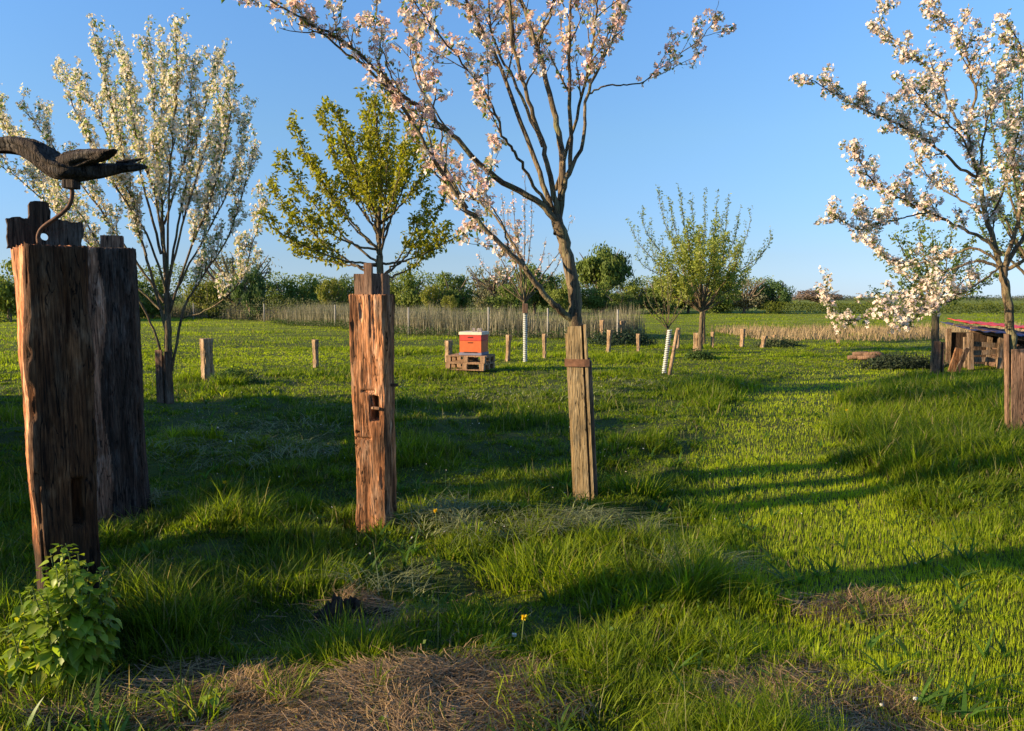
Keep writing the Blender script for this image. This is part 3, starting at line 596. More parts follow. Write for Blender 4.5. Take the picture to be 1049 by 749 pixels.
# second post
b2 = at(118, 522, 5.9); base2 = np.array([b2[0] + .02, 5.9, gz1(b2[0], 5.9)]); H2 = at(120, 255, 5.9)[2] - base2[2]
post2 = thing('oak_post', 'dark brown oak post standing half hidden behind the bird post', 'post', base2, math.radians(20), 'carved oak posts')
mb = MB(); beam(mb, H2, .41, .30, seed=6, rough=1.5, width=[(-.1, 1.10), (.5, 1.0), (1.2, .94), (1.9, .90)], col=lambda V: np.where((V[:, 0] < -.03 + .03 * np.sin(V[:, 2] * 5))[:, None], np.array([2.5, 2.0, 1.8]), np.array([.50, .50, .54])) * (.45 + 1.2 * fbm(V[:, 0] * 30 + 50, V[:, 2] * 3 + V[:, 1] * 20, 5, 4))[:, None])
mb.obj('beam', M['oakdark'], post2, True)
mb = MB(); roughbox(mb, (.04, .02, H2 + .045), (.15, .10, .11), 4, .005); mb.obj('tenon', M['plank'], post2)

# middle post
b3 = at(386, 533, 5.5); base3 = np.array([b3[0], 5.5, gz1(b3[0], 5.5)]); H3 = at(384, 302, 5.5)[2] - base3[2]
post3 = thing('oak_post', 'reddish sunlit oak post with a mortise slot, standing alone in the middle', 'post', base3, math.radians(-12), 'carved oak posts')
mb = MB(); beam(mb, H3, .262, .21, seed=9, rough=1.25, width=[(-.1, .96), (.5, .90), (1.0, .97), (1.7, 1.03)], lean=(-.004, 0),
                pits=(('f', .035, .87, .030, .085, .09), ('f', -.09, .70, .016, .010, .03), ('f', -.06, .655, .07, .008, .02), ('f', -.10, .60, .02, .012, .02), ('f', -.005, .99, .05, .01, .012)),
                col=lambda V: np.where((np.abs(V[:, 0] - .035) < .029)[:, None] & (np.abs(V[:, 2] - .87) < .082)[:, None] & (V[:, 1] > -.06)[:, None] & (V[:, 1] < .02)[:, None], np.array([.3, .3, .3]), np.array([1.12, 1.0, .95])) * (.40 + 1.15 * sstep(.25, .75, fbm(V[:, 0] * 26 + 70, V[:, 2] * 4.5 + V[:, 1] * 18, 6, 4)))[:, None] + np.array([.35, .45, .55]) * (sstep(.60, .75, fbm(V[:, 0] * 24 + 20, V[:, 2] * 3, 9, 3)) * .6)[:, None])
mb.obj('beam', M['oak'], post3, True)
mb = MB(); roughbox(mb, (-.008, .0, H3 + .07), (.215, .135, .15), 7, .004)
mb.obj('tenon', M['plank'], post3); post3.children[-1]
mb = MB(); roughbox(mb, (.0, -.082, H3 + .105), (.058, .030, .225), 8, .003); mb.obj('tenon_key', M['plank'], post3)
mb = MB(); mb.box((.048, -.106, .875), (.06, .03, .018), roty(.08), .004); mb.box((.012, -.07, .92), (.012, .03, .07), roty(-.25), .003); mb.obj('peg', M['oak'], post3)
mb = MB(); mb.box((.155, -.02, 1.03), (.055, .02, .022), None, .003); mb.obj('iron_peg', M['iron'], post3)

# ------------------------------------------------------------------ centre apple tree, traced
YC = 6.35; cb = ground_of(600, 514); cb = np.array([cb[0], YC, gz1(cb[0], YC)])
def tc_(pts, a, b): return trace(YC, pts, (a, b))
limbs = [
    ([np.array([cb[0], YC, cb[2] - .05])] + [at(598, 440, YC), at(594, 370, YC), at(591, 333, YC), at(587, 292, YC), at(577, 246, YC), at(569, 222, YC)], .066, .046),
    (tc_([(590, 331), (575, 319), (560, 306), (540, 278), (515, 252), (479, 214), (440, 157), (415, 115), (385, 78), (352, 52), (325, 30)], 0, -.7), .031, .006),
    (tc_([(571, 228), (552, 207), (508, 182), (467, 142), (432, 112), (408, 94), (372, 58), (340, 36), (305, 18), (262, -8)], 0, -.9), .029, .005),
    (tc_([(569, 222), (560, 200), (538, 136), (508, 59), (480, 5), (455, -50), (440, -110)], 0, .7), .027, .006),
    (tc_([(570, 224), (566, 190), (556, 150), (542, 104), (526, 45), (522, 0), (515, -80), (518, -150)], 0, -.3), .026, .006),
    (tc_([(571, 240), (576, 182), (572, 136), (562, 91), (549, 45), (535, 0), (533, -70), (545, -160)], 0, .5), .035, .007),
    (tc_([(575, 205), (585, 154), (583, 91), (584, 30), (588, -30), (600, -110)], 0, -.6), .022, .005),
    (tc_([(577, 190), (597, 148), (601, 100), (622, 54), (640, 9), (660, -40), (672, -90)], 0, .5), .018, .005),
    (tc_([(603, 96), (618, 89), (640, 87), (658, 84), (680, 68), (712, 45), (736, 17)], .2, .4), .008, .003),
    (tc_([(540, 277), (520, 240), (500, 215), (470, 190), (448, 170)], -.2, .5), .014, .004),
    (tc_([(566, 215), (548, 192), (530, 160), (516, 140), (500, 100), (470, 60), (440, 25), (410, -20)], 0, -1.1), .016, .004),
    (tc_([(556, 150), (530, 90), (505, 40), (500, -10), (498, -60)], 0, 1.0), .016, .004),
    (tc_([(479, 213), (455, 165), (450, 130), (430, 80), (425, 20), (430, -40)], -.3, .3), .010, .003),
    (tc_([(522, 255), (512, 225), (498, 200), (505, 165)], -.2, -.4), .008, .003),
    (tc_([(560, 306), (545, 285), (528, 262), (512, 248), (490, 228)], -.05, .3), .008, .003),
    (tc_([(569, 195), (590, 120), (605, 60), (612, 0), (630, -60)], .1, -.9), .016, .004),
    (tc_([(549, 45), (565, 10), (575, -40)], .2, -.2), .012, .004),
    (tc_([(408, 94), (395, 60), (385, 30), (388, -10)], -.6, -.3), .007, .003),
    (tc_([(467, 142), (430, 90), (420, 40), (425, -10)], -.3, .2), .008, .003),
    (tc_([(340, 36), (350, 10), (345, -20)], -.8, -.6), .005, .002),
]
tree('apple_tree', 'pink blossomed apple tree rising from the tall plank guard near the centre', cb, limbs, (.12, .46, .35, 42, .12, .17, .3),
     dict(step=.11, keep=.55, flowers=(3, 7), rad=.048, fsize=.025, pink=.55, leafn=3, leafs=.040, leafcol=(.11, .17, .04), **{'from': .38}), local_seed=1, group='apple trees in the orchard')
# its plank guard
gd = thing('tree_guard', 'tall guard of pale upright planks strapped round the centre apple trunk', 'tree guard', cb, math.radians(-8), 'plank guards round the trunks')
def plank(mb, c, size, R=None, seed=0, amp=.002): 
    roughbox(mb, c, size, seed, amp, R, 24)
gt = at(591, 334, YC)[2] - cb[2]; lx = (at(590, 334, YC)[0] - cb[0]) / gt
RL = roty(lx)
for i, (cx, cy, sx, sy, h, sd, m) in enumerate(((-.010, -.075, .112, .022, gt, 1, 'larch'), (.075, -.03, .022, .115, gt + .015, 2, 'larch'), (-.078, .0, .020, .10, gt - .06, 3, 'larch'), (.10, .02, .022, .11, gt * .80, 4, 'plank'))):
    mb = MB(); plank(mb, (cx + lx * h / 2, cy, h / 2), (sx, sy, h), RL, sd); mb.obj('plank', M[m], gd)
mb = MB(); zc = at(591, 371, YC)[2] - cb[2]; P = [np.array([lx * zc + a, b, zc]) for a, b in ((-.095, -.092), (.055, -.094), (.094, -.088), (.096, .07), (-.09, .06), (-.095, -.092))]
P2 = []
for a, b in zip(P, P[1:]): P2 += [a + (b - a) * t for t in np.linspace(0, .9, 8)]
P2 = np.array(P2 + [P[-1]]); T = np.array([(0, 0, .030)]); nn = len(P2); cc = P2.mean(0); o_ = (P2 - cc); o_[:, 2] = 0; o_ = P2 + o_ / np.linalg.norm(o_, axis=1)[:, None] * .006
V = np.concatenate([P2 - T, P2 + T, o_ + T, o_ - T]); a = np.arange(nn - 1); q = np.concatenate([np.stack([a + k * nn, a + 1 + k * nn, a + 1 + ((k + 1) % 4) * nn, a + ((k + 1) % 4) * nn], -1) for k in range(4)])
mb.add(V, q); mb.obj('strap', M['band'], gd)

# ------------------------------------------------------------------ left apple tree
YL = 11.6; lb = at(173, 415, YL); lb = np.array([lb[0], YL, gz1(lb[0], YL)])
def tl(pts, a, b): return trace(YL, pts, (a, b))
limbs = [
    ([lb - np.array([0, 0, .05])] + [at(172, 385, YL), at(172, 350, YL), at(171, 300, YL)], .075, .045),
    (tl([(171, 302), (168, 250), (165, 200), (158, 120), (150, 40)], 0, .3), .038, .005),
    (tl([(172, 345), (157, 290), (140, 225), (125, 150), (108, 85), (98, 42)], 0, -.7), .026, .006),
    (tl([(168, 310), (135, 262), (95, 205), (55, 150), (22, 108)], 0, .5), .022, .006),
    (tl([(168, 372), (158, 340), (138, 300), (110, 268), (62, 222), (15, 180), (-30, 150)], 0, -.6), .022, .006),
    (tl([(176, 380), (188, 318), (205, 288), (232, 245), (252, 185), (262, 148)], 0, .3), .024, .006),
    (tl([(188, 326), (215, 316), (245, 290), (262, 240), (271, 214)], .1, -.7), .014, .005),
    (tl([(172, 300), (182, 230), (200, 150), (214, 95), (224, 58)], 0, .9), .022, .006),
    (tl([(174, 320), (196, 252), (220, 190), (236, 120), (232, 100)], 0, -.9), .02, .006),
    (tl([(171, 290), (173, 190), (180, 100), (181, 34)], 0, -1.2), .02, .006),
    (tl([(150, 262), (120, 170), (96, 110), (60, 80)], -.2, .9), .018, .005),
    (tl([(165, 260), (145, 180), (132, 100), (124, 45)], 0, 1.3), .022, .005),
    (tl([(168, 230), (190, 160), (196, 90), (200, 62)], .2, .5), .018, .005),
    (tl([(110, 268), (80, 215), (40, 175), (5, 130), (-5, 100)], -.3, .4), .013, .005),
    (tl([(172, 280), (160, 210), (140, 140), (130, 75)], 0, -1.5), .022, .005),
    (tl([(205, 288), (212, 230), (222, 170), (228, 130)], .2, .9), .015, .005),
    (tl([(171, 300), (150, 240), (118, 190), (85, 130), (70, 95)], 0, -1.0), .020, .005),
    (tl([(172, 290), (190, 220), (208, 160), (228, 100), (236, 85)], 0, 0), .020, .005),
    (tl([(168, 320), (130, 285), (85, 240), (45, 190), (15, 150)], 0, 1.0), .018, .005),
    (tl([(174, 310), (200, 260), (232, 200), (248, 150), (250, 120)], 0, .8), .018, .005),
    (tl([(170, 270), (160, 190), (166, 110), (165, 45)], 0, .9), .020, .005),
]
tree('apple_tree', 'white blossomed apple tree left of the stump row, behind the two dark posts', lb, limbs, (.12, .62, .7, 32, .15, .22, .6),
     dict(step=.080, keep=.76, flowers=(3, 6), rad=.062, fsize=.026, pink=.20, leafn=4, leafs=.050, leafcol=(.15, .22, .05), **{'from': .3, 'limb_from': .45}), local_seed=2, group='apple trees in the orchard')
gd = thing('tree_guard', 'short guard of grey planks round the foot of the left apple tree', 'tree guard', lb, math.radians(-22), 'plank guards round the trunks')
for i, (cx, cy, sx, sy, h) in enumerate(((-.045, -.11, .13, .022, .80), (.09, -.07, .022, .14, .78), (-.12, .02, .022, .13, .7))):
    mb = MB(); plank(mb, (cx, cy, h / 2), (sx, sy, h), None, 20 + i); mb.obj('plank', M['plank' if i != 1 else 'oakdark'], gd)

# ------------------------------------------------------------------ yellow-green young tree behind the middle post
YM = 9.4; mbp = at(391, 440, YM); mbp = np.array([mbp[0], YM, gz1(mbp[0], YM)])
def tm(pts, a, b): return trace(YM, pts, (a, b))
tips = [(277, 190, .3), (276, 232, -.4), (300, 130, -.2), (330, 116, .5), (345, 112, -.7), (378, 104, .2), (399, 104, -.4), (378, 120, .9), (432, 128, .3), (446, 150, -.6), (462, 190, .4), (480, 232, -.2), (320, 165, .9), (352, 150, 1.0), (415, 150, -.9), (440, 200, .8), (300, 255, .5), (300, 210, -.8), (400, 170, 1.1), (372, 170, -1.1), (455, 245, .6), (290, 160, .1), (420, 118, .6), (360, 140, -.3)]
limbs = [([mbp - np.array([0, 0, .05]), at(391, 380, YM), at(390, 320, YM), at(389, 262, YM)], .055, .04), (tm([(389, 265), (388, 230), (391, 180), (385, 125), (384, 104)], 0, 0), .035, .005)]
for i, (x, y, dy) in enumerate(tips):
    s0 = 285 - (i % 5) * 14; mx_, my_ = (390 * .55 + x * .45), (s0 * .62 + y * .38) + 6; limbs.append((tm([(390, s0), ((390 + mx_) / 2, (s0 + my_) / 2 + 2), (mx_, my_), ((mx_ + x) / 2 + (x - 390) * .05, (my_ + y) / 2), (x, y)], 0, dy), .017, .004))
tree('leafy_tree', 'young tree with yellow green leaves fanning out above the middle oak post', mbp, limbs, (.11, .34, .45, 40, .10, .12, .2),
     dict(step=.040, jit=.012, leafn=4, leafs=.060, rad=.045, leafcol=(.29, .27, .012), leafcol2=(.16, .18, .015), **{'from': .35, 'limb_from': .33}), local_seed=3)

# ------------------------------------------------------------------ right apple tree
YR = 9.1; rb = at(1044, 445, YR); rb = np.array([rb[0], YR, gz1(rb[0], YR)])
def tr_(pts, a, b): return trace(YR, pts, (a, b))
limbs = [
    ([rb - np.array([0, 0, .05])] + [at(1040, 400, YR), at(1036, 345, YR), at(1031, 300, YR), at(1027, 275, YR)], .055, .044),
    (tr_([(1028, 280), (1014, 236), (1009, 218), (1002, 180), (994, 150), (990, 128)], 0, .2), .034, .016),
    (tr_([(990, 130), (1000, 96), (993, 74), (986, 42), (965, 18), (951, -8), (945, -40)], .2, .1), .018, .004),
    (tr_([(1002, 182), (986, 174), (958, 150), (929, 131), (884, 112), (855, 96), (827, 80)], .1, -.5), .020, .004),
    (tr_([(990, 135), (977, 118), (958, 77), (926, 51), (905, 29), (898, 8)], .2, .6), .018, .004),
    (tr_([(1025, 262), (1008, 245), (987, 235), (952, 217), (930, 207), (897, 189), (880, 162), (873, 148)], 0, -.6), .024, .004),
    (tr_([(1027, 275), (1005, 268), (985, 272), (955, 284), (920, 305), (880, 327), (855, 322), (846, 292)], 0, .4), .02, .004),
    (tr_([(952, 217), (930, 222), (907, 229), (879, 235), (851, 217)], -.4, -.9), .010, .004),
    (tr_([(1029, 275), (1050, 240), (1075, 200), (1100, 150), (1110, 100)], 0, .5), .03, .005),
    (tr_([(1029, 272), (1042, 230), (1052, 180), (1060, 120), (1050, 60), (1030, 20)], 0, -.7), .028, .005),
    (tr_([(1002, 180), (1010, 130), (1022, 80), (1045, 60)], .1, .8), .015, .004),
    (tr_([(1012, 230), (1030, 190), (1040, 150), (1045, 120)], .1, -.9), .016, .004),
    (tr_([(1028, 272), (1000, 255), (970, 262), (940, 270), (905, 262), (880, 240)], 0, .9), .018, .004),
    (tr_([(1029, 278), (1060, 262), (1100, 250), (1140, 230)], 0, -.5), .026, .005),
    (tr_([(1027, 270), (1010, 285), (985, 300), (955, 312), (930, 330), (905, 322)], 0, -.9), .014, .004),
    (tr_([(1010, 220), (985, 205), (960, 190), (940, 165), (930, 130)], .1, 1.0), .015, .004),
    (tr_([(985, 272), (968, 290), (950, 312), (932, 325), (918, 336)], .1, .2), .008, .003),
    (tr_([(1000, 175), (985, 140), (950, 110), (935, 90), (925, 95)], .1, -1.0), .013, .004),
]
tree('apple_tree', 'densely blossomed apple tree at the right edge, in front of the wood shelter', rb, limbs, (.095, .40, .25, 45, .12, .17, .2),
     dict(step=.07, keep=.72, flowers=(3, 7), rad=.05, fsize=.0245, pink=.36, leafn=4, leafs=.045, leafcol=(.13, .17, .04), **{'from': .22, 'limb_from': .3}), local_seed=4, group='apple trees in the orchard')
gd = thing('tree_guard', 'brown plank guard round the trunk at the right edge', 'tree guard', rb, math.radians(-10), 'plank guards round the trunks')
hr_ = at(1040, 357, YR)[2] - rb[2]; hp = at(1028, 342, YR)[2] - rb[2]
mb = MB(); plank(mb, (-.085, -.135, hr_ / 2 - .05), (.155, .024, hr_ + .1), roty(-.04), 31); mb.obj('plank', M['plank'], gd)
mb = MB(); plank(mb, (-.185, -.06, hp / 2), (.028, .07, hp), roty(-.06), 32); mb.obj('plank', M['plank'], gd)
mb = MB(); plank(mb, (.06, -.02, hr_ / 2), (.024, .14, hr_), roty(-.05), 33); mb.obj('plank', M['plank'], gd)

# tree in front of the shelter, second row
Y2 = 15.8; b = at(958, 386, Y2); b = np.array([b[0], Y2, gz1(b[0], Y2)])
def tt_(pts, a, b_): return trace(Y2, pts, (a, b_))
limbs = [([b - np.array([0, 0, .05]), at(958, 350, Y2), at(959, 320, Y2), at(960, 300, Y2)], .085, .06)]
for i, (x, y, dy) in enumerate([(905, 262, .5), (915, 240, -.6), (930, 250, .9), (940, 235, -1), (955, 240, .4), (975, 240, -.5), (990, 250, .8), (1010, 262, -.8), (1020, 285, .5), (925, 290, -.9), (900, 300, .3), (995, 300, -1.0)]):
    limbs.append((tt_([(960, 312), (960 + (x - 960) * .4, 312 + (y - 312) * .35), (x, y)], 0, dy), .028, .006))
tree('leafy_tree', 'green leaved tree with a planked trunk just left of the wood shelter', b, limbs, (.22, .6, .35, 42, .25, .2, .3),
     dict(step=.075, leafn=4, leafs=.075, rad=.07, leafcol=(.18, .22, .05), leafcol2=(.11, .16, .04), **{'from': .2}), local_seed=5)
gd = thing('tree_guard', 'grey plank guard on the trunk left of the wood shelter', 'tree guard', b, math.radians(-15), 'plank guards round the trunks')
for i, (cx, cy, sx, sy, h) in enumerate(((-.02, -.13, .13, .024, .72), (.11, -.03, .024, .2, .70))):
    mb = MB(); plank(mb, (cx, cy, h / 2), (sx, sy, h), None, 40 + i); mb.obj('plank', M['plank'], gd)

def fan_tree(name, label, px, py, Y, tips, fork, r0, cfg, fol, seed, start_y=None, mat='bark', top=None):
    b = at(px, py, Y); b = np.array([b[0], Y, gz1(b[0], Y)]); fx, fy = fork
    limbs = [([b - np.array([0, 0, .05]), at(px * .5 + fx * .5, (py + fy) / 2, Y), at(fx, fy, Y)], r0, r0 * .75)]
    for i, (x, y, dy) in enumerate(tips):
        k = (i % 3) * 6; limbs.append((trace(Y, [(fx, fy + 2 - 0 * k), (fx + (x - fx) * .45, fy - k * .3 + (y - fy) * .32), (fx + (x - fx) * .85, fy + (y - fy) * .7), (x, y)], (0, dy)), r0 * .42, .005))
    return tree(name, label, b, limbs, cfg, fol, local_seed=seed, trunkmat=mat)
# pale green upright tree at the right edge (behind the apple)
fan_tree('leafy_tree', 'pale green upright tree showing behind the blossom at the right edge', 1078, 392, 14.0,
         [(1010, 80, .4), (1025, 60, -.6), (1045, 50, .8), (1065, 40, -.3), (1000, 130, -.8), (1012, 180, .7), (1090, 60, .3), (1120, 100, -.5), (1000, 220, .2), (1030, 110, 1), (1140, 170, .3), (1035, 150, -1)],
         (1072, 300), .08, (.22, .5, .6, 35, .2, .18, .5), dict(step=.07, leafn=4, leafs=.07, rad=.05, leafcol=(.19, .25, .10), leafcol2=(.13, .19, .08), **{'from': .25}), 6)
# leafy tree right of centre (two behind each other)
fan_tree('leafy_tree', 'small rounded green tree with a bare forked trunk, right of the leaning stake', 717, 362, 22.4,
         [(672, 285, .6), (676, 262, -.6), (690, 243, .8), (704, 234, -.8), (717, 232, .4), (731, 234, -.5), (744, 243, .9), (757, 258, -.7), (764, 280, .5), (700, 250, 1.4), (733, 250, -1.4), (715, 245, 1.5), (685, 275, -1.3), (750, 278, 1.1), (680, 298, .4), (756, 296, -.6), (717, 255, -1.5), (700, 290, -1.2), (735, 290, 1.2)],
         (719, 318), .075, (.15, .50, .35, 45, .2, .22, .3), dict(step=.07, leafn=6, leafs=.085, rad=.10, leafcol=(.17, .22, .035), leafcol2=(.28, .29, .055), **{'from': .32, 'limb_from': .4}), 7)
fan_tree('leafy_tree', 'tall feathery tree of grey green upright shoots behind the rounded tree', 721, 349, 27.0,
         [(646, 232, 1), (656, 218, -1), (674, 196, .4), (686, 204, 1.4), (697, 198, -.7), (709, 208, 1.5), (722, 203, .6), (734, 212, -1.4), (746, 210, .7), (757, 222, 1.4), (769, 226, -.6), (791, 242, -.5), (781, 258, .9), (665, 248, 1.8), (740, 222, 1.5), (762, 250, -1.8), (652, 262, -.5)],
         (721, 304), .06, (.30, .85, 1.3, 24, 0, 0, 0), dict(step=.085, leafn=3, leafs=.085, rad=.05, leafcol=(.15, .21, .11), leafcol2=(.22, .28, .14), **{'from': .3, 'limb_from': .4}), 8)
fan_tree('sapling', 'thin young tree with sparse leaves in a white spiral guard beside the leaning stake', 680, 384, 16.2,
         [(662, 300, .3), (668, 292, -.3), (684, 285, .1), (698, 298, -.2), (705, 305, .4), (672, 320, -.4), (696, 318, .3), (688, 275, .5), (676, 270, -.5), (660, 310, .1)],
         (684, 335), .022, (.16, .25, .6, 35, 0, 0, 0), dict(step=.12, leafn=2, leafs=.05, rad=.04, leafcol=(.15, .18, .05), leafcol2=(.2, .2, .06)), 9)
fan_tree('sapling', 'slender pink flowering tree in a pale guard right of the beehive', 538, 371, 19.4,
         [(505, 235, .3), (514, 200, -.3), (525, 190, .4), (538, 178, 0), (545, 205, .5), (558, 250, -.4), (490, 262, .4), (508, 268, -.5), (520, 215, .6), (575, 262, .3), (530, 230, -.6), (583, 230, .2)],
         (537, 308), .045, (.26, .4, .6, 30, 0, 0, 0), dict(step=.14, keep=.55, flowers=(3, 6), rad=.06, fsize=.028, pink=.5, leafn=2, leafs=.045, leafcol=(.15, .18, .07), **{'from': .3}), 10)

# spiral guards, stake
def spiral_guard(label, p0, p1, Y, r):
    a = at(*p0, Y); b = at(*p1, Y); a = np.array([a[0], Y, gz1(a[0], Y)]); t = thing('spiral_guard', label, 'tree guard', a, 0, 'spiral tree guards'); v = b - a; L = np.linalg.norm(v); mb = MB()
    n = 60; mb.tube([a * 0 + v * i / 6 for i in range(7)], r * .80, 12, (.35, .35, .3)); turns = int(L / .045); m = turns * 12; s_ = np.linspace(0, 1, m)
    P = v[None] * s_[:, None] + np.stack([np.cos(s_ * turns * 6.283) * r * .85, np.sin(s_ * turns * 6.283) * r * .85, 0 * s_], -1); mb.tube(P, .009, 4); mb.obj('coil', M['spiral'], t, True); return t
spiral_guard('white spiral guard on the thin tree next to the leaning stake', (680, 385), (686, 338), 16.1, .05)
spiral_guard('pale spiral guard on the slender tree right of the beehive', (538, 371), (538, 321), 19.3, .055)
a = at(686, 384, 16.0); a = np.array([a[0], 16.0, gz1(a[0], 16.0)]); b = at(694, 338, 16.0) - a
tk = thing('stake', 'pale round stake leaning beside the thin young tree', 'stake', a); mb = MB(); mb.tube([b * t for t in (-.03, .3, .6, 1)], .04, 12, cap=True); mb.obj('pole', M['stump'], tk, True)
mb = MB(); mb.tube([b * .62, b * .62 + np.array([-.12, .02, .01])], .012, 6, cap=True); mb.obj('tie', M['band'], tk)
a = at(538, 321, 19.3); mb = MB(); mb.box((0, 0, .12), (.13, .12, .24), None, .01)
cl = thing('bird_box', 'small brown wooden box tied to the slender tree above its guard', 'box', a + np.array([0, -.09, 0])); mb.obj('body', M['plank'], cl)

# ------------------------------------------------------------------ short split posts across the meadow
def stump_proto(seed, w, t, h, bend):
    mb = MB(); beam(mb, h, w, t, lean=(bend, 0), npz=60, seed=seed, rough=1.3, width=[(-.1, 1.05), (.4 * h, .92), (h, 1.0 + .1 * (seed % 3))], rr=.012); return mb
protos = [stump_proto(3, .15, .15, .80, 0), stump_proto(5, .115, .10, .72, -.02), stump_proto(8, .12, .12, .85, .07), stump_proto(12, .10, .12, .66, .03)]
pobj = [None] * 4
SP = [(213, 390, 347, 0, 'thick gnarled stump post right of the left apple tree', 1.25), (324, 377, 348, 1, 'pale stump post alone in the grass left of the middle oak post', 1.1),
      (460, 371, 349, 0, 'pale broad stump post touching the pallets left of the beehive', 1.0), (520, 370, 343, 2, 'curved stump post just right of the beehive', .9),
      (558, 367, 342, 1, 'straight stump post right of the slender guarded tree', .9), (584, 371, 345, 1, 'stump post peeping out left of the centre plank guard', .9),
      (617, 349, 328, 1, 'sunlit end post of the netting, seen right of the centre guard', 1.4), (637, 349, 329, 3, 'dark end post of the netting beside the mound', 1.5),
      (623, 362, 338, 2, 'reddish stump post in front of the netting', 1), (654, 360, 342, 1, 'stump post left of the thin guarded tree', .95), (694, 357, 336, 3, 'straight stump post between the leaning stake and the forked tree', 1.1),
      (713, 362, 341, 0, 'broad pale stump post hugging the forked trunk', 1.0), (730, 357, 340, 1, 'thin stump post just right of the forked trunk', .9), (760, 356, 337, 3, 'dark stump post standing alone right of the forked tree', 1.2),
      (781, 356, 344, 2, 'short worn stump post beside a grassy heap', 1.1), (793, 352, 343, 1, 'tiny pale stump post at the end of the far row', .8), (859, 354, 348, 1, 'low white stump post before the dry grass strip', 1.0)]
for (px, py, top, k, lab, wd) in SP:
    g = ground_of(px, py); h = at(px, top, g[1])[2] - g[2]; s_ = h / (.80, .72, .85, .66)[k]
    if pobj[k] is None:
        t = thing('stump_post', lab, 'post', g, 0, 'short split posts across the meadow'); protos[k].obj('post_body', M['stump'], t, True); pobj[k] = t
    else: t = dup(pobj[k], g, 0, None, lab)
    t.scale = (wd * 1.0, wd, s_); t.rotation_euler = (0, 0, rng.uniform(-.9, -.3))

# ------------------------------------------------------------------ beehive on two pallets
hy = 17.0; hb = at(482, 380, hy); hz0 = gz1(hb[0], hy); hrz = math.radians(-18)
def pallet(label, z, dx=0, rz=0):
    t = thing('pallet', label, 'pallet', (hb[0] + dx, hy, z), hrz + rz, 'pallets under the beehive'); t.scale = (.88, .88, 1)
    for y in (-.36, 0, .36):
        mb = MB(); mb.box((0, y, .011), (1.0, .10, .022), None, .003); mb.obj('bottom_board', M['pallet'], t)
        for x in (-.44, 0, .44): mb = MB(); mb.box((x, y, .067), (.12, .10, .088), None, .004); mb.obj('block', M['pallet'], t)
    for x in (-.44, 0, .44): mb = MB(); mb.box((x, 0, .1225), (.12, .82, .021), None, .003); mb.obj('stringer', M['pallet'], t)
    for y in np.linspace(-.365, .365, 6): mb = MB(); mb.box((0, y, .1445), (1.0, .095, .021), None, .003); mb.obj('top_board', M['pallet'], t)
    return t
pallet('lower wooden pallet under the beehive, resting in the grass', hz0 + .02); pallet('upper wooden pallet carrying the beehive', hz0 + .178, .01, .03)
zt = hz0 + .178 + .158; hv = thing('beehive', 'red and orange wooden beehive on the stacked pallets', 'beehive', (hb[0] + .08, hy - .02, zt), hrz)
mb = MB(); mb.box((0, 0, .03), (.52, .46, .06), None, .004); mb.obj('floor_board', M['blue'], hv)
mb = MB(); mb.box((0, 0, .185), (.50, .44, .25), None, .005); lo = mb.obj('hive_body', M['orange'], hv)
mb = MB(); mb.box((0, -.222, .27), (.12, .012, .018), None, .003, (.5, .5, .5)); mb.obj('hand_hold', M['hole'], lo)
mb = MB(); mb.box((0, 0, .375), (.50, .44, .125), None, .005); up_ = mb.obj('honey_super', M['red'], hv)
mb = MB(); mb.box((0, -.222, .385), (.12, .012, .018), None, .003); mb.obj('hand_hold', M['hole'], up_)
mb = MB(); mb.box((0, 0, .471), (.53, .47, .065), None, .004); mb.obj('roof', M['cream'], hv)
mb = MB(); mb.box((0, -.235, .066), (.30, .03, .012), None, .002); mb.obj('entrance_slot', M['hole'], hv)
R_ = rotz(hrz); 
for i, (x, y, sx, lab) in enumerate(((-.02, .03, .07, 'left small stone weighing down the beehive roof'), (.14, -.02, .10, 'right larger stone weighing down the beehive roof'))):
    p = np.array([hb[0] + .08, hy - .02, zt + .505]) + R_ @ np.array([x, y, 0]); t = thing('stone', lab, 'stone', p, 0, 'stones on the hive roof'); mb = MB(); roughbox(mb, (0, 0, .035), (sx, .09, .07), 50 + i, .008); mb.obj('rock', M['brick'], t)

# ------------------------------------------------------------------ wood shelter at the right
sy = 17.3; s0 = at(993, 380, sy); sz = gz1(s0[0], sy); sh = thing('wood_shelter', 'low open timber shelter with red and blue sheets as its roof', 'shelter', (s0[0], sy, sz), math.radians(-8))
def part(name, mat, c, size, R=None, parent=sh, seed=0, lab=None):
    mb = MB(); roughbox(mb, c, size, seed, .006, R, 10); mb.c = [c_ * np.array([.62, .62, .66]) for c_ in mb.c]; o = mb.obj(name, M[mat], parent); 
    if lab: o['label'] = lab
    return o
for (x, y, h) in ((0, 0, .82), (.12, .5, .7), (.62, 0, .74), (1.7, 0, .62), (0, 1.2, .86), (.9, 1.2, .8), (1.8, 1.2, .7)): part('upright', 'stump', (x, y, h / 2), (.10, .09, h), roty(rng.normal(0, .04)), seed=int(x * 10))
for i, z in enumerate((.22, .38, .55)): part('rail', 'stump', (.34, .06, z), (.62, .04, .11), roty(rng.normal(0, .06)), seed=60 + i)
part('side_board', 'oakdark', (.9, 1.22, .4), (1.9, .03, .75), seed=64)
part('roof_beam', 'pallet', (.52, -.05, .79), (1.15, .06, .10), roty(.17), seed=65)
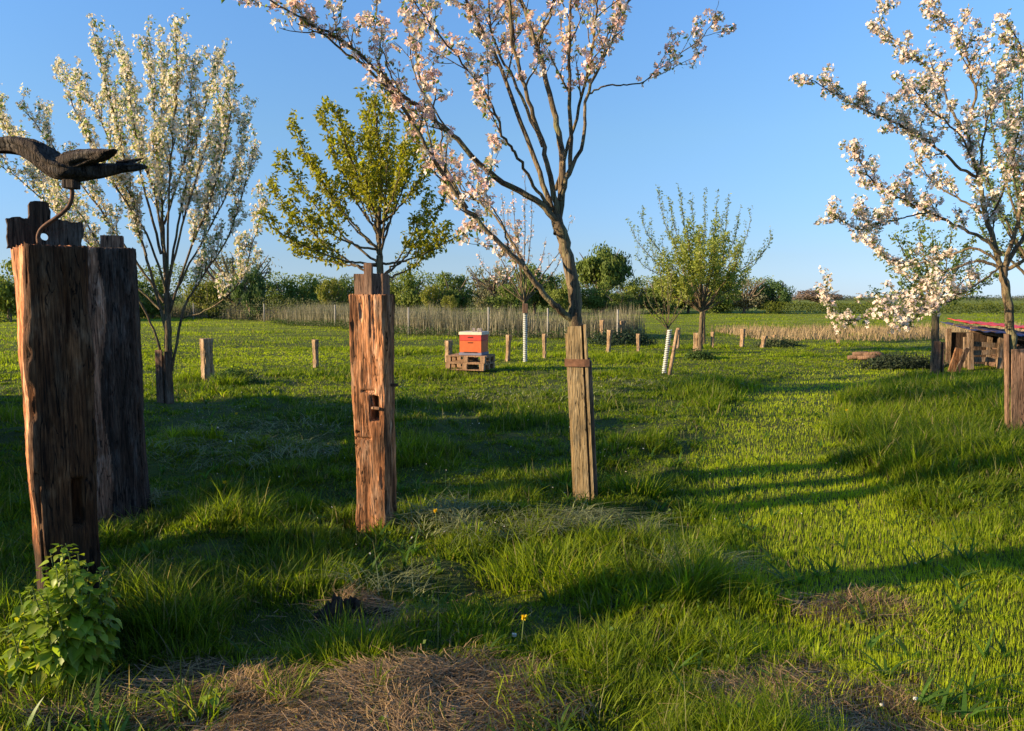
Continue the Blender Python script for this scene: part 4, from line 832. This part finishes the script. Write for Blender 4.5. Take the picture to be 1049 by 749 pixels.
def sheet(name, mat, x0, x1, y0, y1, z0, z1, seed, zb=0):
    nx, ny = 40, 24; u, v = np.meshgrid(np.linspace(0, 1, nx), np.linspace(0, 1, ny), indexing='ij'); x = x0 + (x1 - x0) * u; y = y0 + (y1 - y0) * v; z = z0 + (z1 - z0) * u + zb * v + .035 * (fbm(x * 5, y * 5, seed, 3) - .5) + .012 * np.sin(x * 26)
    P = np.stack([x, y, z], -1).reshape(-1, 3); V = np.concatenate([P, P - np.array([0, 0, .012])]); n = nx * ny; i, j = np.meshgrid(np.arange(nx - 1), np.arange(ny - 1), indexing='ij'); b = (i * ny + j).ravel(); q = np.stack([b, b + ny, b + ny + 1, b + 1], -1)
    rim = [k for k in range(ny)] + [i * ny + ny - 1 for i in range(1, nx)] + [(nx - 1) * ny + j for j in range(ny - 2, -1, -1)] + [i * ny for i in range(nx - 2, 0, -1)]; rim = np.array(rim); r2 = np.roll(rim, -1)
    mb = MB(); mb.add(V, np.concatenate([q, q[:, ::-1] + n, np.stack([rim, r2, r2 + n, rim + n], -1)])); return mb.obj(name, M[mat], sh, True)
sheet('roof_sheet', 'bluetarp', -.15, 2.3, -.25, 1.35, .90, .60, 3, .12)
sheet('tarpaulin', 'redtarp', .05, 2.4, .5, 1.45, 1.03, .80, 5, .06)
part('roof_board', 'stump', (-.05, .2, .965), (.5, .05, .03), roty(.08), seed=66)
k = 0
for row in range(4):
    for c in range(7):
        p = np.array([.75 + c * .155 + (row % 2) * .06, .25 + rng.uniform(-.05, .05), .075 + row * .13])
        t = thing('firewood_log', 'round firewood log stacked in the dark of the shelter', 'log', np.array([s0[0], sy, sz]) + rotz(math.radians(-8)) @ p, math.radians(-8), 'firewood stacked inside the shelter'); mb = MB(); mb.tube([(0, 0, 0), (0, .25, 0), (0, .5, 0)], .063 + .01 * rng.rand(), 10, cap=True); mb.obj('log_body', M['plank'], t); k += 1
for i, (x0, y0, x1, y1, lab) in enumerate(((976, 381, 985, 358, 'reddish plank leaning outward left of the shelter'), (982, 382, 990, 360, 'narrow dark plank leaning against the shelter'))):
    a = at(x0, y0, sy - .3 - i * .1); a = np.array([a[0], a[1], gz1(a[0], a[1])]); v = np.array([.15 + .05 * i, .12, .52]); L = np.linalg.norm(v); t = thing('plank', lab, 'plank', a); mb = MB(); roughbox(mb, v / 2, ((.16, .09)[i], .04, L), 70 + i, .003, roty(math.atan2(v[0], v[2])), 12); mb.obj('board', M['oak' if i == 0 else 'oakdark'], t)

# ------------------------------------------------------------------ fence, reeds, scrub, netting
FP = [(-37, 66), (-30.5, 62.5), (-23.6, 58), (-16.0, 50.5), (-9.5, 42), (-4.5, 34), (-.95, 31.5), (1.4, 30.6), (4.0, 29.6)]
fn = thing('wire_fence', 'thin wire fence on pale posts along the reeds, behind the hive', 'fence', (FP[3][0], FP[3][1], 0)); o3 = np.array([FP[3][0], FP[3][1], 0])
for (x, y) in FP:
    z = gz1(x, y); mb = MB(); mb.tube([np.array((x, y, z - .1)) - o3, np.array((x, y, z + .6)) - o3, np.array((x, y, z + 1.2)) - o3], .034, 8, cap=True); mb.obj('fence_post', M['concrete'], fn, True)
for zz in (.25, .5, .75, 1.0, 1.15):
    mb = MB(); P = np.array([(x, y, gz1(x, y) + zz) for x, y in FP]) - o3; mb.tube(P, .0018, 4); mb.obj('wire', M['wire'], fn)
def along(n, s0=0, s1=1, spread=2.0, off=1.5):
    P = np.array(FP); seg = np.linalg.norm(np.diff(P, axis=0), axis=1); cum = np.concatenate([[0], np.cumsum(seg)]); s_ = rng.uniform(s0, s1, n) * cum[-1]; x = np.interp(s_, cum, P[:, 0]); y = np.interp(s_, cum, P[:, 1]); d = off + spread * rng.rand(n); return x + d * .45, y + d * .9
mb = MB(); x, y = along(22000, .50, 1.0, 3.5, .3); n = len(x); cn = fbm(x * .6, y * .6, 3, 3)
blades(mb, x, y, (.85 + .75 * cn) * rng.uniform(.5, 1.15, n), rng.uniform(.010, .024, n), rng.uniform(0, 6.28, n), rng.uniform(.02, .3, n), rng.uniform(0, .1, n), np.array([.26, .225, .155]) * rng.uniform(.4, 1.25, (n, 1)) + np.array([0, .03, 0]) * rng.rand(n, 1), 2)
x, y = along(5000, .1, .55, 5, 2); n = len(x)
blades(mb, x, y, 1.1 * rng.uniform(.5, 1.1, n), rng.uniform(.02, .05, n), rng.uniform(0, 6.28, n), rng.uniform(.05, .4, n), rng.uniform(0, .2, n), np.array([.22, .19, .12]) * rng.uniform(.45, 1.2, (n, 1)), 2)
tag(mb.obj('reeds', M['straw']), 'dry grey brown reeds standing along the wire fence', 'reeds', kind='stuff')
mb = MB(); x = rng.uniform(9.5, 26, 9000); y = rng.uniform(29, 38, 9000) + (x - 12) * .15; n = 9000
blades(mb, x, y, .45 * rng.uniform(.4, 1.1, n) * (.5 + fbm(x * .5, y * .5, 4, 3)), rng.uniform(.02, .04, n), rng.uniform(0, 6.28, n), rng.uniform(.1, .6, n), rng.uniform(0, .3, n), np.array([.34, .25, .14]) * rng.uniform(.6, 1.15, (n, 1)), 1)
tag(mb.obj('dry_grass', M['straw']), 'strip of pinkish tan dry grass across the far meadow at right', 'dry grass', kind='stuff')

def crown(mb, c, r, nl, n, size, cols, seed=0, squash=.75, low=-.5):
    rs = np.random.RandomState(seed); c = np.array(c, float); r = np.array(r, float); d = rs.normal(0, 1, (nl, 3)); d /= np.linalg.norm(d, axis=1)[:, None]; d[:, 2] = np.where(rs.rand(nl) < .45, -np.abs(d[:, 2]), d[:, 2]) if low < -.8 else np.maximum(d[:, 2], low)
    lc = c + d * r * rs.uniform(.35, .8, (nl, 1)); lr = rs.uniform(.22, .46, nl); tint = rs.rand(nl); idx = rs.randint(0, nl, n); e = rs.normal(0, 1, (n, 3)); e /= np.linalg.norm(e, axis=1)[:, None]
    pos = lc[idx] + e * (lr[idx] * (rs.uniform(.35, 1.05, n)))[:, None] * r * np.array([1, 1, squash]); a, b = np.array(cols[0]), np.array(cols[1]); f = np.clip(tint[idx] * .7 + rs.rand(n) * .3, 0, 1)[:, None]
    pos[:, 2] = np.maximum(pos[:, 2], .02); leaves(mb, pos, e, size, a * (1 - f) + b * f, .55)
def bush_proto(name, label, cols, seed, r=(1, 1, 1), zc=1.0, nl=26, n=4200, size=.16, trunk=.0, pos=(0, 0, 0), twig=False, cat='shrub', group='bushes and trees of the far hedge', bcol=(1, 1, 1)):
    t = thing(name, label, cat, pos, 0, group); mb = MB(); rs = np.random.RandomState(seed)
    mb.tube([(0, 0, -.1), (.03, 0, zc * .4), (0, .02, zc)], np.array([.07, .05, .03]) * (1 + trunk), 8, bcol)
    for i in range(16 if not twig else 60):
        a = rs.uniform(0, 6.28); e = np.array([math.cos(a) * r[0] * .75, math.sin(a) * r[1] * .75, zc + rs.uniform(-.3, .8) * r[2]]); s_ = np.array([0, 0, zc * rs.uniform(.25, .8)]); m_ = (s_ + e) / 2 + rs.normal(0, .05, 3); mb.tube(smoothline([s_, m_, e], 7), np.linspace(.03, .006, 7), 5, bcol)
    mb.obj('trunk', M['barkfar'], t, True); mb = MB(); crown(mb, (0, 0, zc), r, nl, n, size, cols, seed, low=-1 if zc < .6 else -.5); mb.obj('crown', M['farleaf'], t); return t
dk = ((.09, .13, .028), (.16, .21, .04)); md = ((.13, .175, .03), (.21, .25, .05)); yl = ((.15, .18, .026), (.24, .23, .035)); gy = ((.17, .18, .10), (.25, .24, .15)); ev = ((.05, .10, .03), (.09, .14, .04))
# (proto kind, px, base py, d, half width px, top py, label)
PR = {}
HB = [('md', 8, 52, 34, 262, 'bright green bush at the left edge beside the bird post'), ('md', -45, 54, 45, 266, 'broad green bush just outside the left edge'), ('dk', 62, 56, 40, 284, 'green bush seen behind the bird post'), ('md', 120, 60, 34, 286, 'green bush seen behind the second dark post'), ('dk', 155, 60, 26, 284, 'dark bush behind the left apple trunk'),
      ('gy', 243, 66, 40, 256, 'tall grey blossoming bush behind the left apple tree'), ('yl', 212, 60, 20, 284, 'light bush right of the left apple trunk'), ('ev', 256, 56, 17, 272, 'small pointed bright green tree before the grey bush'), ('dk', 290, 66, 26, 286, 'dark low bush right of the pointed tree'), ('md', 318, 68, 24, 285, 'rounded bush above the pale lone stump'),
      ('yl', 340, 62, 16, 281, 'yellowish bush left of the middle oak post'), ('md', 352, 68, 18, 282, 'green bush touching the left side of the middle post'), ('dk', 384, 70, 26, 280, 'bush hidden mostly by the middle post'), ('md', 418, 68, 22, 278, 'green bush right of the middle post'), ('dk', 462, 72, 24, 278, 'rounded dark tree left of the spreading tree'), ('yl', 444, 66, 14, 288, 'yellow green bush in front of the rounded dark tree'),
      ('gy', 505, 78, 30, 268, 'spreading olive tree behind the beehive'), ('yl', 462, 64, 9, 300, 'small yellow bush low above the reeds'), ('dk', 520, 70, 26, 290, 'dark bush under the spreading olive tree'), ('dk', 548, 76, 24, 268, 'dark tree seen through the centre apple branches'), ('md', 575, 74, 20, 284, 'bush left of the centre trunk'),
      ('md', 650, 82, 22, 286, 'bush right of the big round tree'), ('dk', 676, 80, 24, 284, 'dark bush behind the thin guarded sapling'), ('md', 705, 82, 22, 284, 'bush right behind the forked trunk'), ('dk', 735, 80, 22, 286, 'dark bush right of the forked trunk'), ('gy', 763, 80, 24, 283, 'greyish green tree second from the hedge gap'), ('ev', 792, 80, 21, 286, 'bluish dark bush ending the tall hedge at right'), ('md', 610, 78, 22, 290, 'bush below the big round tree'), ('dk', 635, 76, 20, 300, 'low dark bush beneath the big round tree')]
spec = dict(md=md, dk=dk, yl=yl, gy=gy, ev=ev)
for i, (kd, px, Y, hw, top, lab) in enumerate(HB):
    p = at(px, HZ, Y); g = (p[0], Y, gz1(p[0], Y)); h = at(px, top, Y)[2] - g[2]; R0 = hw * Y / F
    key = kd + str(i % 2) if kd in ('md', 'dk') else kd
    if key not in PR:
        PR[key] = t = bush_proto('hedge_tree' if kd in ('gy', 'ev') else 'hedge_bush', lab, spec[kd], 200 + i, (1, 1, .56 if kd != 'ev' else .6), .52, nl=(30 if kd != 'ev' else 20), n=(5200 if kd != 'gy' else 2600), size=.085 if kd != 'gy' else .07, pos=g, twig=kd == 'gy')
    else: t = dup(PR[key], g, 0, None, lab)
    t.scale = (R0 * 1.15, R0 * 1.1, h / 1.02); t.rotation_euler = (0, 0, rng.uniform(0, 6.28))
p = at(617, HZ, 84); g = (p[0], 84, gz1(p[0], 84)); h = at(617, 252, 84)[2] - g[2]
t = bush_proto('round_tree', 'big round dark green tree rising above the hedge right of the centre trunk', dk, 301, (1, 1, .40), .64, nl=44, n=9000, size=.085, pos=g, trunk=.3, cat='tree', group=None); t.scale = (3.4, 3.4, h / 1.02)
# dark mass of hedge behind the individual bushes, one long mass
mb = MB()
def belt(mb, pts, h, dep, n, size, cols, seed):
    rs = np.random.RandomState(seed); P = np.array(pts, float); seg = np.linalg.norm(np.diff(P, axis=0), axis=1); cum = np.concatenate([[0], np.cumsum(seg)]); s_ = rs.rand(n) * cum[-1]; x = np.interp(s_, cum, P[:, 0]); y = np.interp(s_, cum, P[:, 1]) + rs.uniform(-.5, .5, n) * dep
    hh = h * (.55 + .75 * fbm(x / h * .8, y / h * .3, seed, 3)); z = hh * rs.rand(n) ** .7; f = np.clip(fbm(x / h * 1.5, z / h * 2, seed + 1, 2)[:, None] + rs.normal(0, .15, (n, 1)), 0, 1); a, b = np.array(cols[0]), np.array(cols[1])
    leaves(mb, np.stack([x, y, z], -1), np.tile([0, -.5, .6], (n, 1)), size, a * (1 - f) + b * f, .9)
belt(mb, [(-70, 72), (-38, 68), (-20, 74), (-4, 80), (12, 90), (30, 92)], 4.2, 5, 42000, .24, md, 3)
tag(mb.obj('far_hedge', M['farleaf']), 'dark green mass of hedge behind the separate bushes', 'hedge', kind='stuff')
mb = MB(); belt(mb, [(25, 78), (45, 79), (80, 80)], 1.15, 2.2, 15000, .17, ((.07, .10, .012), (.13, .15, .018)), 5)
tag(mb.obj('low_hedge', M['farleaf']), 'low clipped yellow green hedge closing the meadow at right', 'hedge')
mb = MB(); belt(mb, [(-260, 330), (-60, 420), (150, 430), (420, 380)], 2.7, 14, 40000, .6, ((.07, .09, .07), (.11, .12, .10)), 7)  # haze of distance is put into these leaf colours
tag(mb.obj('distant_woods', M['farleaf']), 'thin bluish line of distant woods on the horizon', 'woods', kind='stuff')
p = at(838, HZ, 200); t = bush_proto('bare_tree', 'brownish hazy thicket of still bare trees beyond the low hedge', ((.20, .15, .13), (.26, .20, .17)), 320, (1, 1, .5), .5, 18, 2600, .10, pos=(p[0], 200, 0), twig=True, cat='trees', group=None); t.scale = (7, 5, 4.2)
# scrub at the fence foot, near mound
mb = MB()
x, y = along(11000, .0, .62, 7, .5); n = len(x); z = gz(x, y) + rng.rand(n) * (.3 + 1.8 * fbm(x * .4, y * .4, 6, 3)); leaves(mb, np.stack([x, y, z], -1), np.tile([-.3, -.3, .7], (n, 1)), .12, np.array([.14, .15, .06]) * rng.uniform(.6, 1.4, (n, 1)), 1)
x, y = along(5000, .5, 1.0, .8, -.6); n = len(x); z = gz(x, y) + rng.rand(n) * (.1 + .5 * fbm(x * .9, y * .9, 6, 3)); leaves(mb, np.stack([x, y, z], -1), np.tile([-.3, -.3, .7], (n, 1)), .08, np.array([.05, .085, .02]) * rng.uniform(.6, 1.4, (n, 1)), 1)
tag(mb.obj('scrub', M['farleaf']), 'tangled green scrub along the foot of the wire fence', 'scrub', kind='stuff')
def mound(name, lab, px, py, r, h, col, n, size, seed, squash=.5, grp=None):
    g = ground_of(px, py); mb = MB(); rs = np.random.RandomState(seed); e = rs.normal(0, 1, (n, 3)); e /= np.linalg.norm(e, axis=1)[:, None]; e[:, 2] = np.abs(e[:, 2]); rad = rs.uniform(.5, 1, n)[:, None]
    k = .6 + .8 * fbm(e[:, 0] * 2.5 + 5, e[:, 1] * 2.5 + e[:, 2] * 2 + seed, seed, 3)[:, None]
    leaves(mb, e * rad * k * np.array([r, r * squash, h]), e, size, np.array(col) * rs.uniform(.6, 1.4, (n, 1)), .7); o = mb.obj(name, M['farleaf']); o.location = g; tag(o, lab, 'plant', grp); return o
mound('ivy_mound', 'low dark leafy heap left of the planked trunk', 925, 378, 1.1, .36, (.035, .05, .025), 3400, .07, 3)
mound('bramble_mound', 'dark leafy mound at the foot of the netting', 637, 353, 1.3, .5, (.03, .055, .03), 2600, .09, 5)
mound('weed_clump', 'dark weed clump right of the gnarled stump post', 240, 393, .45, .30, (.04, .085, .02), 1600, .05, 6, .8, 'weed clumps in the meadow')
mound('weed_clump', 'weedy heap beside the short worn stump of the far row', 797, 355, .9, .28, (.08, .10, .04), 1500, .07, 8, .7, 'weed clumps in the meadow')
mound('weed_clump', 'weed clump at the foot of the forked tree', 717, 368, .45, .25, (.05, .09, .02), 1200, .06, 9, .8, 'weed clumps in the meadow')
g = ground_of(878, 369); t = thing('log_pile', 'small heap of brown logs left of the dark leafy heap', 'logs', g)
for i in range(5):
    mb = MB(); mb.tube([(-.25 + .12 * i, rng.uniform(-.1, .1), .07 + .09 * (i % 2)), (.1 + .12 * i, rng.uniform(-.2, .2), .1 + .09 * (i % 2)), (.3 + .14 * i, rng.uniform(-.2, .2), .09)], .055, 10, cap=True); mb.obj('log', M['plank'], t, True)
g = ground_of(627, 349); nt_ = thing('wire_netting', 'grey wire netting slack between two posts right of the centre guard', 'netting', g); mb = MB()
for i in range(22): x = -.42 + i * .04; mb.tube([(x, 0, .05), (x + .05, .05, .4), (x, .02, .85)], .004, 4)
for i in range(16): z = .08 + i * .05; mb.tube([(-.42, 0, z), (0, .12, z - .04), (.42, 0, z)], .004, 4)
mb.obj('mesh', M['wire'], nt_)

# ------------------------------------------------------------------ foreground plant, soil, small things
def nettle(mb_l, mb_s, base, n_st, hmax, spread, lsz, seed, cols=((.17, .27, .02), (.30, .38, .035)), lean=(0, 0)):
    rs = np.random.RandomState(seed); u = np.linspace(0, 1, 13); half = np.interp(u, np.linspace(0, 1, 7), [.02, .32, .41, .36, .24, .11, 0]); TV = []
    for i, t_ in enumerate(u): s_ = (1 if i % 2 else .90); zc = -.25 * t_ ** 2; TV += [(t_, -half[i] * s_, zc + half[i] * .22), (t_, 0, zc), (t_, half[i] * s_, zc + half[i] * .22)]
    TV = np.array(TV); TF = np.array([(3 * i + a, 3 * i + 3 + a, 3 * i + 4 + a, 3 * i + 1 + a) for i in range(12) for a in (0, 1)]); P_, R_, S_, C_ = [], [], [], []
    for k in range(n_st):
        a = rs.uniform(0, 6.28); r = spread * math.sqrt(rs.rand()); p = base + np.array([math.cos(a) * r * .6, math.sin(a) * r * .6, 0]); h = hmax * rs.uniform(.55, 1) * (1 - .35 * r / spread); tip = p + np.array([math.cos(a) * r * .9 + lean[0] * h, math.sin(a) * r * .9 + lean[1] * h, h])
        L = smoothline([p, (p + tip) / 2 + rs.normal(0, .015, 3), tip], 14); mb_s.tube(L, np.linspace(.004, .0018, 14), 5); nodes = int(h / .045)
        for j in range(nodes):
            f = (.22 + .78 * (j + .5) / nodes); q = L[0] * 0 + np.array([np.interp(f, np.linspace(0, 1, 14), L[:, c]) for c in range(3)]); az = j * 1.57 + rs.uniform(-.4, .4); sz = lsz * rs.uniform(.75, 1.2) * (1.12 - .6 * max(0, f - .6) / .4)
            for s_ in (0, math.pi):
                b_ = az + s_; el = rs.uniform(-1.0, .1) + (.7 if f > .93 else 0); x_ = np.array([math.cos(b_) * math.cos(el), math.sin(b_) * math.cos(el), math.sin(el)]); y_ = np.array([-math.sin(b_), math.cos(b_), rs.uniform(-.3, .3)]); y_ = unit(y_ - x_ * (x_ @ y_)); z_ = np.cross(x_, y_)
                P_.append(q + x_ * .012); R_.append(np.stack([x_, y_, z_])); S_.append(sz); f2 = rs.rand(); C_.append((np.array(cols[0]) * (1 - f2) + np.array(cols[1]) * f2) * rs.uniform(.6, 1.15) * (np.array([1.3, .9, .8]) if rs.rand() < .06 else 1))
    scatter(mb_l, TV, TF, np.array(P_), np.array(R_), np.array(S_), np.array(C_))
nb = at(66, 700, 3.12); nb = np.array([nb[0], 3.12, gz1(nb[0], 3.12)]); npl = thing('leafy_plant', 'bushy green heart leaved plant at the foot of the bird post', 'plant', nb); l_, s_ = MB(), MB()
nettle(l_, s_, np.array([.01, .02, 0]), 80, .68, .115, .066, 3); nettle(l_, s_, np.array([-.13, -.02, 0]), 18, .40, .075, .058, 4); s_.obj('stems', M['stem'], npl, True); l_.obj('leaves', M['leaf'], npl, True)
nb = ground_of(1050, 442); npl = thing('leafy_plant', 'low leafy plant at the foot of the trunk at the right edge', 'plant', nb); l_, s_ = MB(), MB(); nettle(l_, s_, np.array([-.05, -.12, 0]), 10, .32, .2, .09, 5, ((.05, .10, .02), (.09, .14, .03))); s_.obj('stems', M['stem'], npl, True); l_.obj('leaves', M['leaf'], npl, True)
for i, (px, py, nst, h, sp, lz, lab) in enumerate(((185, 722, 5, .10, .06, .035, 'small weed on bare soil right of the leafy plant'), (160, 715, 5, .09, .05, .035, 'tiny weed beside the bare soil near the bird post'), (632, 540, 3, .12, .05, .05, 'small weed near the foot of the centre guard'), (215, 735, 5, .13, .07, .05, 'broad leaved weed at the lower left'), (440, 620, 4, .10, .05, .035, 'small weed beside the mole hole'))):
    b_ = ground_of(px, py); npl = thing('weed', lab, 'plant', b_, 0, 'small weeds in the foreground'); l_, s_ = MB(), MB(); nettle(l_, s_, np.zeros(3), nst, h, sp, lz, 60 + i); s_.obj('stems', M['stem'], npl, True); l_.obj('leaves', M['leaf'], npl, True)
# broad upright blades at lower left
mb = MB()
for i in range(26):
    px = rng.uniform(20, 150); c = G(px, rng.uniform(752, 790)); n = 1; blades(mb, np.array([c[0]]), np.array([c[1]]), np.array([rng.uniform(.10, .22)]), np.array([rng.uniform(.012, .028)]), np.array([rng.uniform(0, 6.28)]), np.array([.35]), np.array([.15]), np.array([[.10, .18, .025]]) * rng.uniform(.7, 1.2), 6)
tag(mb.obj('broad_leaves', M['leaf'], None, True), 'clump of broad upright leaves in the lower left corner', 'plant')
# soil lumps by the hole
for i, (px, py, r, h, lab) in enumerate(((348, 640, .13, .12, 'crumbly earth heap left of the mole hole'), (385, 640, .10, .07, 'small earth heap right of the mole hole'), (1046, 455, .28, .16, 'earth heap at the foot of the trunk at the right edge'), (525, 632, .09, .04, 'flat earth heap in the grass right of the straw'))):
    g = ground_of(px, py); nr, na = 18, 44; V = []; 
    for a_ in range(nr):
        f = a_ / (nr - 1)
        for b_ in range(na): an = b_ / na * 6.283; rr = f * r * (1 + .25 * math.sin(an * 3 + i)); V.append((math.cos(an) * rr, math.sin(an) * rr, (1 - f * f) * h - .008))
    V = np.array(V); V[:, 2] += (fbm(V[:, 0] * 45, V[:, 1] * 45, 3 + i, 4) - .5) * h * 1.3; V[:, :2] += (np.stack([fbm(V[:, 0] * 60, V[:, 2] * 60, 5, 2), fbm(V[:, 1] * 60, V[:, 2] * 60, 6, 2)], -1) - .5) * .02
    ii = np.arange(nr - 1)[:, None] * na; j = np.arange(na)[None]; j2 = (j + 1) % na; mb = MB(); mb.add(V, np.stack([ii + j, ii + na + j, ii + na + j2, ii + j2], -1).reshape(-1, 4)); o = mb.obj('earth_heap', M['soil']); o.location = g; tag(o, lab, 'earth heap', 'earth heaps in the foreground')
for i, (px, py, s_, lab) in enumerate(((395, 742, .02, 'white pebble on the straw near the bottom edge'), (527, 656, .022, 'pale pebble in the grass right of the straw'), (903, 728, .018, 'left white pebble at the lower right'), (938, 722, .018, 'right white pebble at the lower right'), (378, 652, .018, 'pale pebble at the mole hole'), (236, 455, .03, 'pale pebble in the dark grass between the posts'))):
    g = ground_of(px, py); mb = MB(); roughbox(mb, (0, 0, s_ * .5), (s_, s_ * .8, s_ * .6), i, .003, None, 6); o = mb.obj('pebble', M['white'], None, True); o.location = g + np.array([0, 0, .015]); tag(o, lab, 'pebble', 'pale pebbles in the grass')
g0 = G(835, 742); g1 = G(883, 735); g2 = G(862, 722); o0 = np.array([g0[0], g0[1], gz1(g0[0], g0[1])]); mb = MB(); mb.tube(smoothline([np.zeros(3), (g1 - o0) * .5 + np.array([0, 0, .02]), g1 - o0 + np.array([0, 0, .02])], 12), .006, 7, cap=True); mb.tube(smoothline([(g1 - o0) * .9 + np.array([0, 0, .02]), g2 - o0 + np.array([0, 0, .03])], 6), .004, 6, cap=True); o = mb.obj('stick', M['oakdark'], None, True); o.location = o0; tag(o, 'dark forked stick on the bare earth at the lower right', 'stick')
# dandelions
DL = [(241, 438, 'yellow dandelion in the dark grass below the left apple tree'), (229, 515, 'yellow dandelion in the shade right of the second dark post'), (448, 548, 'dandelion in the grass right of the middle post'), (534, 668, 'orange dandelion at the edge of the straw'), (448, 443, 'dandelion right of the middle post mortise'), (458, 441, 'second dandelion right of the middle post mortise'),
      (969, 417, 'left of the three dandelions in the lit grass left of the right trunk'), (977, 415, 'middle of the three dandelions in the lit grass left of the right trunk'), (985, 417, 'right of the three dandelions in the lit grass left of the right trunk'), (868, 432, 'dandelion at the edge of the mown path')]
dpro = None
for (px, py, lab) in DL:
    g = ground_of(px, py); 
    if dpro is None:
        dpro = thing('dandelion', lab, 'flower', g, 0, 'dandelions in the grass'); mb = MB(); mb.tube([(0, 0, 0), (.01, 0, .09), (.015, .005, .17)], .003, 5); mb.obj('stem', M['stem'], dpro, True); mb = MB()
        for k in range(46): a_ = rng.uniform(0, 6.28); el = rng.uniform(.1, 1.4); d_ = np.array([math.cos(a_) * math.cos(el), math.sin(a_) * math.cos(el), math.sin(el)]); scatter(mb, LEAF, LEAF_F, np.array([[.015, .005, .17]]), randrot(1, d_[None] * .0 + np.array([[0, 0, 1]]), .9), np.array([.018]), np.array([[.78, .55, .02]]))
        mb.obj('flower_head', M['petal'], dpro)
    else: t = dup(dpro, g, rng.uniform(0, 6), None, lab)
# fallen petals in the grass
mb = MB(); n = 900; cx = np.array([a[0] for a in (lb, cb, rb, at(300, 430, 10), at(560, 400, 13))]); cy = np.array([a[1] for a in (lb, cb, rb, at(300, 430, 10), at(560, 400, 13))]); k = rng.randint(0, 5, n); x = cx[k] + rng.normal(0, 1.6, n); y = cy[k] + rng.normal(0, 1.5, n); z = gz(x, y) + rng.uniform(.03, .16, n); yk = y > 4.5; x, y, z = x[yk], y[yk], z[yk]; n = len(x)
leaves(mb, np.stack([x, y, z], -1), np.tile([0, 0, 1.], (n, 1)), .017, np.tile(np.array([.75, .68, .62]), (n, 1)), .5); tag(mb.obj('fallen_petals', M['petal']), 'white petals fallen in the grass round the apple trees', 'petals', kind='stuff')

# ------------------------------------------------------------------ unseen brambles added outside the left edge to shade the near grass
bb = None
for i, (x, y, h, r) in enumerate(((-6.2, -1.6, 1.15, 1.1), (-6.0, .1, 1.2, 1.0), (-6.3, 1.9, .85, .8), (-6.2, 3.5, 1.5, .95), (-4.9, 5.2, 1.05, .65), (-5.8, 6.9, 1.35, .8), (-6.7, 5.0, 2.3, .8), (-6.9, 6.2, 2.7, .95), (-7.9, 7.6, 2.8, 1.05), (-8.9, 8.9, 2.8, 1.0), (-9.8, 10.0, 2.2, .9), (-10.8, 11.2, 1.3, .8), (-7.2, -3.5, 1.5, 1.2))):
    lab = 'unseen bramble bush added outside the left edge to shade the near grass'
    if bb is None: bb = t = bush_proto('shade_bramble', lab, md, 400, (1, 1, .55), .5, 34, 11000, .10, pos=(x, y, gz1(x, y)), group='shading brambles added outside the left edge')
    else: t = dup(bb, (x, y, gz1(x, y)), rng.uniform(0, 6.28), None, lab)
    t.scale = (r * 1.15, r * 1.15, h)
